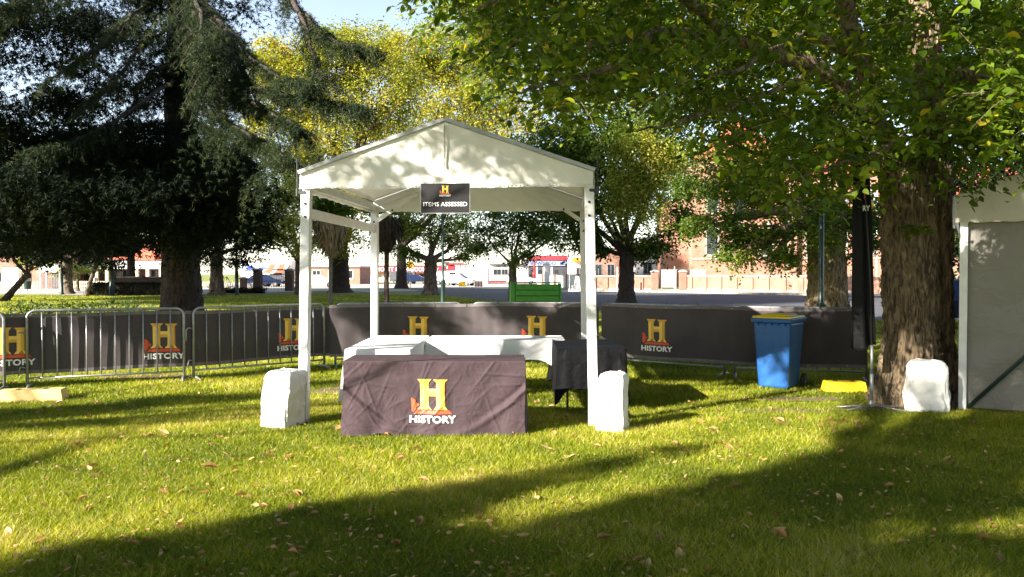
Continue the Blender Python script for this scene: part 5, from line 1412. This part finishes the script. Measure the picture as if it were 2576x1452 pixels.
# palms with dead skirts
def skirt_palm(label, px, Y, wpx, ytop, ybot, yfork, dead):
    b = Vector((XA(px, Y), Y, 0)); t = thing('cabbage_palm', label, 'palm', b)
    z1 = ZA(ytop, Y); zb = ZA(ybot, Y); r = wpx*Y/FPX/2
    trunk_mesh([b, b+Vector((0,0,1)), b+Vector((.03,0,z1))], [r*1.15, r, r*.9], 40, 18, .05, 8, px).build('trunk', M['bark_palm'] if dead else BD, t, b, True)
    n = 900
    a = R.random(n)*2*np.pi; z = zb + (z1-zb)*R.random(n)**.8; q = (z-zb)/(z1-zb)
    rr = .05 + .42*np.sin(np.clip(q, 0, 1)*np.pi*.62)*R.random(n)**.4
    P = np.stack([b.x+rr*np.cos(a), b.y+rr*np.sin(a), z], 1); A = np.stack([.25*np.cos(a), .25*np.sin(a), -1+0*a], 1)+R.normal(size=(n, 3))*.15
    V, F = leafset(P, A, np.stack([np.cos(a), np.sin(a), 0*a], 1), R.uniform(.25, .5, n), .12)
    np_mesh('dead_skirt', V, F, M['hay'] if dead else BD, t, R.random(n), b)
    n = 500; d = norm(R.normal(size=(n, 3))); d[:, 2] = np.abs(d[:, 2])*.9-.1
    P = np.tile(np.array([[b.x, b.y, z1+.1]]), (n, 1)); V, F = leafset(P, d, R.normal(size=(n, 3)), R.uniform(.7, 1.1, n), .05)
    np_mesh('fronds', V, F, GR, t, R.random(n)*.6, b)
skirt_palm('slim cabbage palm with pale dead leaf skirt inside the left marquee bay', 831, 26, 10, 545, 622, 545, True)
skirt_palm('dark cabbage palm just right of the back marquee leg', 972, 25, 13, 540, 612, 540, False)

# young plants behind the left barriers
for k in range(13):
    px = 35 + 25*k + rnd.uniform(-6, 6); Y = 15.5 + rnd.uniform(-.5, 1.2); x = XA(px, Y); top = ZA(757+rnd.uniform(-4, 6), Y)
    t = thing('young_shrub', 'young leafy shrub standing in a row just behind the left barriers', 'shrub', (x, Y, 0), 0, 'young shrubs behind the left barriers')
    m_ = MB(); 
    for q in range(4): m_.tube([(0,0,0), (rnd.uniform(-.1,.1), rnd.uniform(-.1,.1), top*.6), (rnd.uniform(-.22,.22), rnd.uniform(-.15,.15), top*.95)], [.012,.008,.004], 4)
    m_.build('stems', BD, t)
    n = 160; P = np.stack([R.normal(0, .16, n), R.normal(0, .13, n), top*(.35+.65*R.random(n))], 1)
    V, F = leafset(P, R.normal(size=(n, 3))+np.array([0,0,.3]), R.normal(size=(n, 3)), R.uniform(.05, .11, n), .35); np_mesh('leaves', V, F, M['shrub'], t, R.random(n))

# ---- the big elm at right
eb = Vector((XA(2300, 9.85), 9.85, 0))
el = thing('elm_tree', 'big elm with deeply furrowed trunk and broad leaves spreading over the right side', 'tree', eb)
def EP(px, py, Y): return W(px, py, Y)
P_ = [EP(2292, 1060, 9.85), EP(2290, 1010, 9.85), EP(2290, 950, 9.85), EP(2291, 850, 9.85), EP(2288, 650, 9.85), EP(2282, 480, 9.85), EP(2268, 380, 9.85)]
trunk_mesh(P_, [.66, .50, .375, .305, .295, .295, .295], 260, 170, .115, 13, 2).build('trunk', M['bark_elm'], el, eb, True)
P_ = [EP(2370, 1060, 10.15), EP(2366, 1000, 10.15), EP(2356, 850, 10.15), EP(2352, 650, 10.15), EP(2356, 480, 10.1), EP(2330, 250, 10.1), EP(2330, 60, 10.0), EP(2290, -200, 10.2)]
trunk_mesh(P_, [.38, .25, .20, .19, .205, .18, .16, .12], 260, 110, .11, 11, 5).build('trunk', M['bark_elm'], el, eb, True)
lb_ = MB()
ELB = [([(2262,400,9.8),(2190,300,9.5),(2060,170,9.0),(1850,100,8.6),(1650,80,8.2),(1480,118,7.8)], .13, .03),
       ([(2190,300,9.5),(2170,150,9.2),(2110,-40,8.8),(2050,-200,8.5)], .14, .06),
       ([(2060,170,9.0),(1900,250,8.4),(1740,300,7.9),(1600,330,7.5)], .035, .01),
       ([(1850,100,8.6),(1700,-20,8.0),(1560,-80,7.6),(1350,-60,7.0),(1200,20,6.6)], .07, .012),
       ([(1650,80,8.2),(1560,170,7.8),(1400,210,7.4),(1280,230,7.1)], .05, .01),
       ([(2280,350,9.7),(2220,380,8.9),(2100,420,8.3),(1980,460,8.0)], .06, .012),
       ([(2340,200,10.),(2440,180,9.6),(2540,260,9.2),(2640,380,9.0)], .11, .03),
       ([(2350,350,10),(2420,360,9.5),(2480,430,9.1)], .05, .012),
       ([(2170,150,9.2),(2020,80,8.4),(1900,160,7.9),(1780,200,7.5)], .06, .012)]
for pl, r0, r1 in ELB:
    pp = [EP(*q) for q in pl]; fine = []
    for a, b in zip(pp, pp[1:]):
        for k in range(5): fine.append(a.lerp(b, k/5)+Vector((rnd.uniform(-1,1), rnd.uniform(-1,1), rnd.uniform(-1,1)))*.03)
    fine.append(pp[-1]); n = len(fine)-1; lb_.tube(fine, [r0+(r1-r0)*i/n for i in range(n+1)], 8)
# leafy sprays: sampled over the crown, layered and drooping
bx = [1010, 1060, 1110, 1180, 1260, 1320, 1500, 1560, 1680, 1760, 1850, 2000, 2150, 2230, 2320, 2400, 2500, 2640]
by = [-200, -200, 20, 60, 180, 240, 290, 230, 190, 320, 450, 490, 500, 400, 340, 370, 360, 380]
def elm_layer(n, Y0, Y1, leaf, seed, thr, name, spl, edge=0):
    O_, D_ = [], []
    g0 = Vector((seed, 0, 0))
    tries = 0
    while len(O_) < n and tries < n*30:
        tries += 1
        px = rnd.uniform(1000, 2680); yb = np.interp(px, bx, by) - edge
        py = rnd.uniform(-230, yb)
        q = mnoise.noise(Vector((px/110, py/70, seed))) + .5*mnoise.noise(Vector((px/40, py/30, seed+3)))
        lim = thr + (.25 if px < 1180 else 0)
        if 2250 < px < 2400 and 60 < py < 330: lim += .25
        if q < lim: continue
        Y = rnd.uniform(Y0, Y1)
        O_.append(W(px, py, Y)); a = rnd.uniform(0, 6.283)
        D_.append((math.cos(a)*.8 - .15, math.sin(a)*.6 - .2, rnd.uniform(-.5, .12)))
    O_ = np.array(O_); D_ = np.array(D_); N = len(O_); m = 12; L = spl*(.6+.7*R.random(N))
    V, F = sprays(O_, D_, L, m, leaf, .62, .30, True, .38, .16)
    tn = np.clip(np.repeat(R.normal(.42, .18, N), m) + R.normal(0, .13, N*m), 0, .9)
    tn[R.random(N*m) < .025] = .98
    np_mesh(name, V, F, M['leaf_elm'], el, np.tile(tn, 2), eb)
    Dn = norm(D_)
    for i in range(N):
        o = Vector(O_[i]); d = Vector(Dn[i]); l = float(L[i])
        if i % 2 == 0: lb_.tube([o, o+d*l*.5+Vector((0,0,-.075*l)), o+d*l+Vector((0,0,-.3*l))], [.006,.004,.002], 3, False)
elm_layer(720, 6.6, 9.2, .105, 1.3, -.12, 'near_leaves', .50)
elm_layer(2900, 9.0, 13.5, .10, 5.1, -.32, 'leaves', .62, 10)
elm_layer(2600, 13.5, 17, .13, 9.7, -.22, 'far_leaves', .8, 50)
lb_.build('branches', M['bark_elm'], el, eb, True)
# leaf clusters over the camera side and the tent
foliage('side_leaves', [CP(2500,370,8.9,70,26,30), CP(2455,455,8.7,20,12,6), CP(2330,390,9.2,60,30,22), CP(2560,280,9,90,80,60)], M['leaf_elm'], .098, el, eb, 11, True, .45, .35, -.1)
foliage('added_upper_crown', [((2.5,5.5,9.5),(2.6,2.6,1.5),260), ((6.5,4.5,9.5),(2.8,2.6,1.5),280), ((9.5,8.5,9.5),(3,3,2),300), ((5.5,10,12),(3.5,3.5,2),360),
   ((1.0,9.5,11),(3,3,1.6),300), ((9,14,12),(3.5,3.5,2),300), ((3.5,1.5,8.8),(2.6,2.4,1.2),240), ((-1.5,5.0,11.5),(2.2,2.2,1.2),200), ((8,1,9),(3,2.5,1.4),240)], M['leaf_elm'], .26, el, eb, 9, False, .8, .3)  # unseen overhead leaves, added to cut the light from the sky
tr_sp = foliage('trunk_sprout', [CP(2310,575,9.45,22,12,12), CP(2245,470,9.4,25,18,12)], M['leaf_elm'], .06, el, eb, 8, True, .14, .2, .1); tr_sp['kind'] = 'stuff'

# ---- tall trees outside the picture on the sun side: their crowns are shaped to throw the long shadows
def shade(P, r, D, dens=1.0, flat=1.0):
    P = Vector(P); c = P + Vector((SUN_H.x*D, SUN_H.y*D, math.tan(EL)*D))
    return (tuple(c), (r, r, r*flat), max(12, 150*dens*(r/.5)**2))
def gnd(px, py): g = G(px, py); return (g.x, g.y, 0)
A = []
for px, py, r in [(350,1405,.22),(550,1375,.26),(760,1335,.26),(960,1302,.24),(1120,1272,.20),(1280,1232,.14),(1430,1195,.10),(1580,1160,.09),(1720,1128,.07),
                  (600,1445,.25),(850,1420,.32),(1080,1400,.34),(1000,1350,.28),(1260,1400,.30),
                  (1400,1375,.26),(1600,1335,.32),(1800,1292,.36),(2000,1250,.42),(2240,1195,.50),(2480,1135,.62),(2560,1085,.6),(2360,1105,.3),
                  (1470,1440,.22),(1700,1395,.28),(1950,1360,.32),(2200,1300,.36),(2450,1240,.42),(1950,1455,.18),(2300,1420,.28),(2560,1375,.3),(2130,1160,.2)]:
    A.append(shade(gnd(px, py), r*1.12, 13 + rnd.uniform(-1, 1), 2.0, .38))
for px, py, r in [(60,1050,.34),(250,1030,.30),(430,1012,.26),(620,1002,.22),(800,965,.2)]: A.append(shade(gnd(px, py), r*1.1, 14, 2.0, .4))
B = []
for px, py, Y, r in [(620,850,12.5,.42),(740,860,13,.35),(1080,820,13.9,.5),(1350,830,13.8,.45),(560,900,12.2,.2),(1780,850,12.9,.4),(1900,870,12.4,.3),(2100,860,11.9,.4),
                     (840,425,8.3,.13),(900,400,8.3,.16),(985,390,8.3,.13),(1170,350,8.3,.15),(1230,400,8.3,.10),(1030,330,8.3,.10),(1390,395,8.3,.12),(1440,430,8.2,.12),(1330,360,8.2,.08),(930,445,8.3,.10),(1300,440,8.2,.06),
                     (776,560,8.5,.14),(1480,560,8.3,.10),(1480,680,8.3,.07),(1484,790,8.3,.07)]:
    B.append(shade(W(px, py, Y), r*(.75 if r < .18 else 1), 6.0 if r < .18 else 12, 2.6))
Cc = []  # unseen clumps added to darken the elm crown and the tent
for px, py, Y, r in [(1400,200,7.5,.75),(1250,120,7.2,.6),(1650,260,7.8,.8),(1900,350,8.2,.8),(2050,450,8.5,.6),(1600,30,8,.6),
                     (2550,740,9.1,.75),(2550,500,9.1,.5),(2470,960,9.1,.28),(2480,300,9.5,.9),(2545,820,9.1,.7)]:
    Cc.append(shade(W(px, py, Y), r, 18))
for i in range(9):
    for j in range(5):
        px = 1230 + 165*i + rnd.uniform(-40, 40); py = -130 + 140*j + rnd.uniform(-30, 30)
        if (2000 < px < 2330 and 20 < py < 230) or (px < 1500 and py > 300) or (2180 < px < 2400 and py > 240): continue
        Cc.append(shade(W(px, py, 8.3 + rnd.uniform(-.8, 3)), rnd.uniform(.36, .50), 17, .30))
def off_tree(label, cl, leaf, foot):
    cs = np.array([c[0] for c in cl]); mx_ = cs.mean(0)
    b = Vector((foot[0][0] + SUN_H.x*foot[1], foot[0][1] + SUN_H.y*foot[1], 0))
    t = thing('shade_tree', label, 'tree', b)
    h = max(3.0, cs[:, 2].min()-2.0)
    trunk_mesh([b, b+Vector((0,0,1)), b+Vector((0,0,h))], [.5, .38, .3], 30, 24, .1, 9, 7).build('trunk', BK, t, b, True)
    mb = MB(); top = b+Vector((0,0,h))
    for c, r, n in cl:
        c = Vector(c); mb.tube(bent(top, c, 4, .05), taper(.05, .015, 4), 4, False)
    mb.build('branches', BK, t, b)
    foliage('crown', cl, M['leaf_green'], leaf, t, b, 9, False, .25, .2, spread=.5)
off_tree('tall tree outside the left side of the picture shading the near lawn', A, .12, (gnd(1150,1448), 13))
off_tree('tall loose tree outside the left side of the picture dappling the marquee', B, .09, (gnd(250,1030), 10))
off_tree('tall dense unseen tree added left of the picture to shade the elm and tent', Cc, .14, (gnd(2350,1160), 16))
# high wall of unseen park trees far to the left, put in to darken the left background
for k, (x, y) in enumerate([(-40, 26), (-44, 34), (-48, 44), (-52, 54), (-30, 17), (-28, 25)]):
    b = Vector((x, y, 0)); t = thing('shade_tree', ['tall unseen tree set for shade left of the picture, nearest', 'tall unseen tree set for shade left of the picture, second', 'tall unseen tree set for shade left of the picture, third', 'tall unseen tree set for shade left of the picture, farthest', 'tall unseen tree set for shade left of the picture beside the lawn', 'tall unseen tree set for shade left of the picture, close beside the cedar'][k], 'tree', b)
    trunk_mesh([b, b+Vector((0,0,2)), b+Vector((0,0,13))], [.8, .6, .4], 20, 16, .1, 9, k).build('trunk', BK, t, b, True)
    foliage('crown', [((x, y, 17), (6.5, 6.5, 5.0), 1700), ((x+2, y-2, 23), (5.5, 5.5, 4.5), 1000)], DK, .5, t, b, 8, False, 1.4, .3)

for k, (x, y, lab) in enumerate([(-13, -21, 'left of'), (-4, -17, 'straight behind'), (7, -15, 'right of'), (17, -8, 'far right of')]):  # unseen crowns added round the camera to block light from the sky
    c = copy_thing(t, (x, y, -3.5), 0, 'tall unseen tree added to block sky light, %s the camera position' % lab)
D4 = [shade(W(px, py, Y), r, 16, .8) for px, py, Y, r in [(455,620,26.5,1.3),(455,740,26.5,1.3),(455,830,26.5,1.2),(420,480,25,1.6),(560,520,24,1.5),(300,520,23,1.6),(600,400,23,1.4),(180,480,22,1.6),(350,380,23,1.5),(80,400,21,1.6),(60,560,22,1.8),(200,600,23,1.6),(120,300,21,1.6),(640,500,24,1.2)]]  # unseen clumps added to darken the cedar
off_tree('broad unseen tree added left of the picture to shade the cedar and green box', D4 + [shade(W(1360,735,24), .8, 32, 1.0)], .30, (gnd(300,840), 17))  # extra clump added to shade the green box

# ------------------------------------------------------------------ fallen leaves
lv = []
for k in range(7):
    cu = .25 + .2*k % .6
    mb = MB(); a = .035 + .006*(k % 3); b = .018 + .004*(k % 2)
    prof = [(-a, 0), (-a*.5, b*.85), (0, b), (a*.55, b*.7), (a*1.1, 0), (a*.55, -b*.7), (0, -b), (-a*.5, -b*.85)]
    vs = [(x, y, .006 + abs(y)*cu*1.1 + .012*math.sin(x*40+k)) for x, y in prof] + [(0, 0, .004), (-a*1.6, .004, .012)]
    mb.add(vs, [(i, (i+1) % 8, 8) for i in range(8)]+[(9, 0, 8)])
    me = bpy.data.meshes.new('fallen_leaf'); me.from_pydata(mb.v, [], mb.f); me.materials.append(M['dry_leaf'])
    at = me.attributes.new("tone", 'FLOAT', 'FACE'); at.data.foreach_set("value", [min(1, .15*k + .05*(i % 3)) for i in range(len(mb.f))])
    me.update(); lv.append(me)
seeds = [(rnd.uniform(-1, 1)*yy*.64, yy) for yy in [4.2 + 5.5*rnd.random() for _ in range(44)]]
for k in range(300):
    y = 4.1 + 5.2*rnd.random()**1.0; x = rnd.uniform(-1, 1)*(y+.3)*.66
    o = bpy.data.objects.new('fallen_leaf', rnd.choice(lv)); COL.objects.link(o)
    s_ = rnd.uniform(.4, 1.15) * (1.0 if y < 7 else 1.15)
    if k % 3: a_, r_ = rnd.uniform(0, 6.28), rnd.gauss(0, .22); x, y = seeds[k % len(seeds)][0] + r_*math.cos(a_), max(4.05, seeds[k % len(seeds)][1] + r_*math.sin(a_))
    o.location = (x, y, rnd.uniform(.012, .036)); o.scale = (s_, s_, s_); o.rotation_euler = (rnd.uniform(-.5, .5), rnd.uniform(-.5, .5), rnd.uniform(0, 6.28))
    tone_w = ['dark brown', 'rust brown', 'reddish brown', 'tan', 'light tan', 'pale straw', 'bleached cream'][lv.index(o.data)]
    tag(o, '%s %s curled autumn leaf lying on the %s' % ('small' if s_ < .75 else 'large', tone_w, 'grass close to the camera' if y < 5.5 else 'grass before the marquee' if x < 1.5 else 'grass before the elm'), 'leaf', 'fallen leaves on the near lawn')
n = 9000
y = 4.0 + 22*R.random(n)**1.3; x = (R.random(n)*2-1)*(y+.5)*.67
cl_ = np.sin(x*1.1+y*.7)+np.sin(x*.5-y*1.3+2); kp = (cl_ > -.9); x = x[kp]; y = y[kp]; n = len(x)
P = np.stack([x, y, R.uniform(.015, .045, n)], 1); V, F = leafset(P, R.normal(size=(n, 3))*np.array([1,1,.25]), np.array([0,0,1.0])+R.normal(size=(n, 3))*.4, R.uniform(.015, .06, n), .5)
o = np_mesh('leaf_litter', V, F, M['dry_leaf'], None, R.random(n)); tag(o, kind='stuff')
print('TRIS', sum((len(o.data.loops)-2*len(o.data.polygons)) for o in S.objects if o.type == 'MESH'))
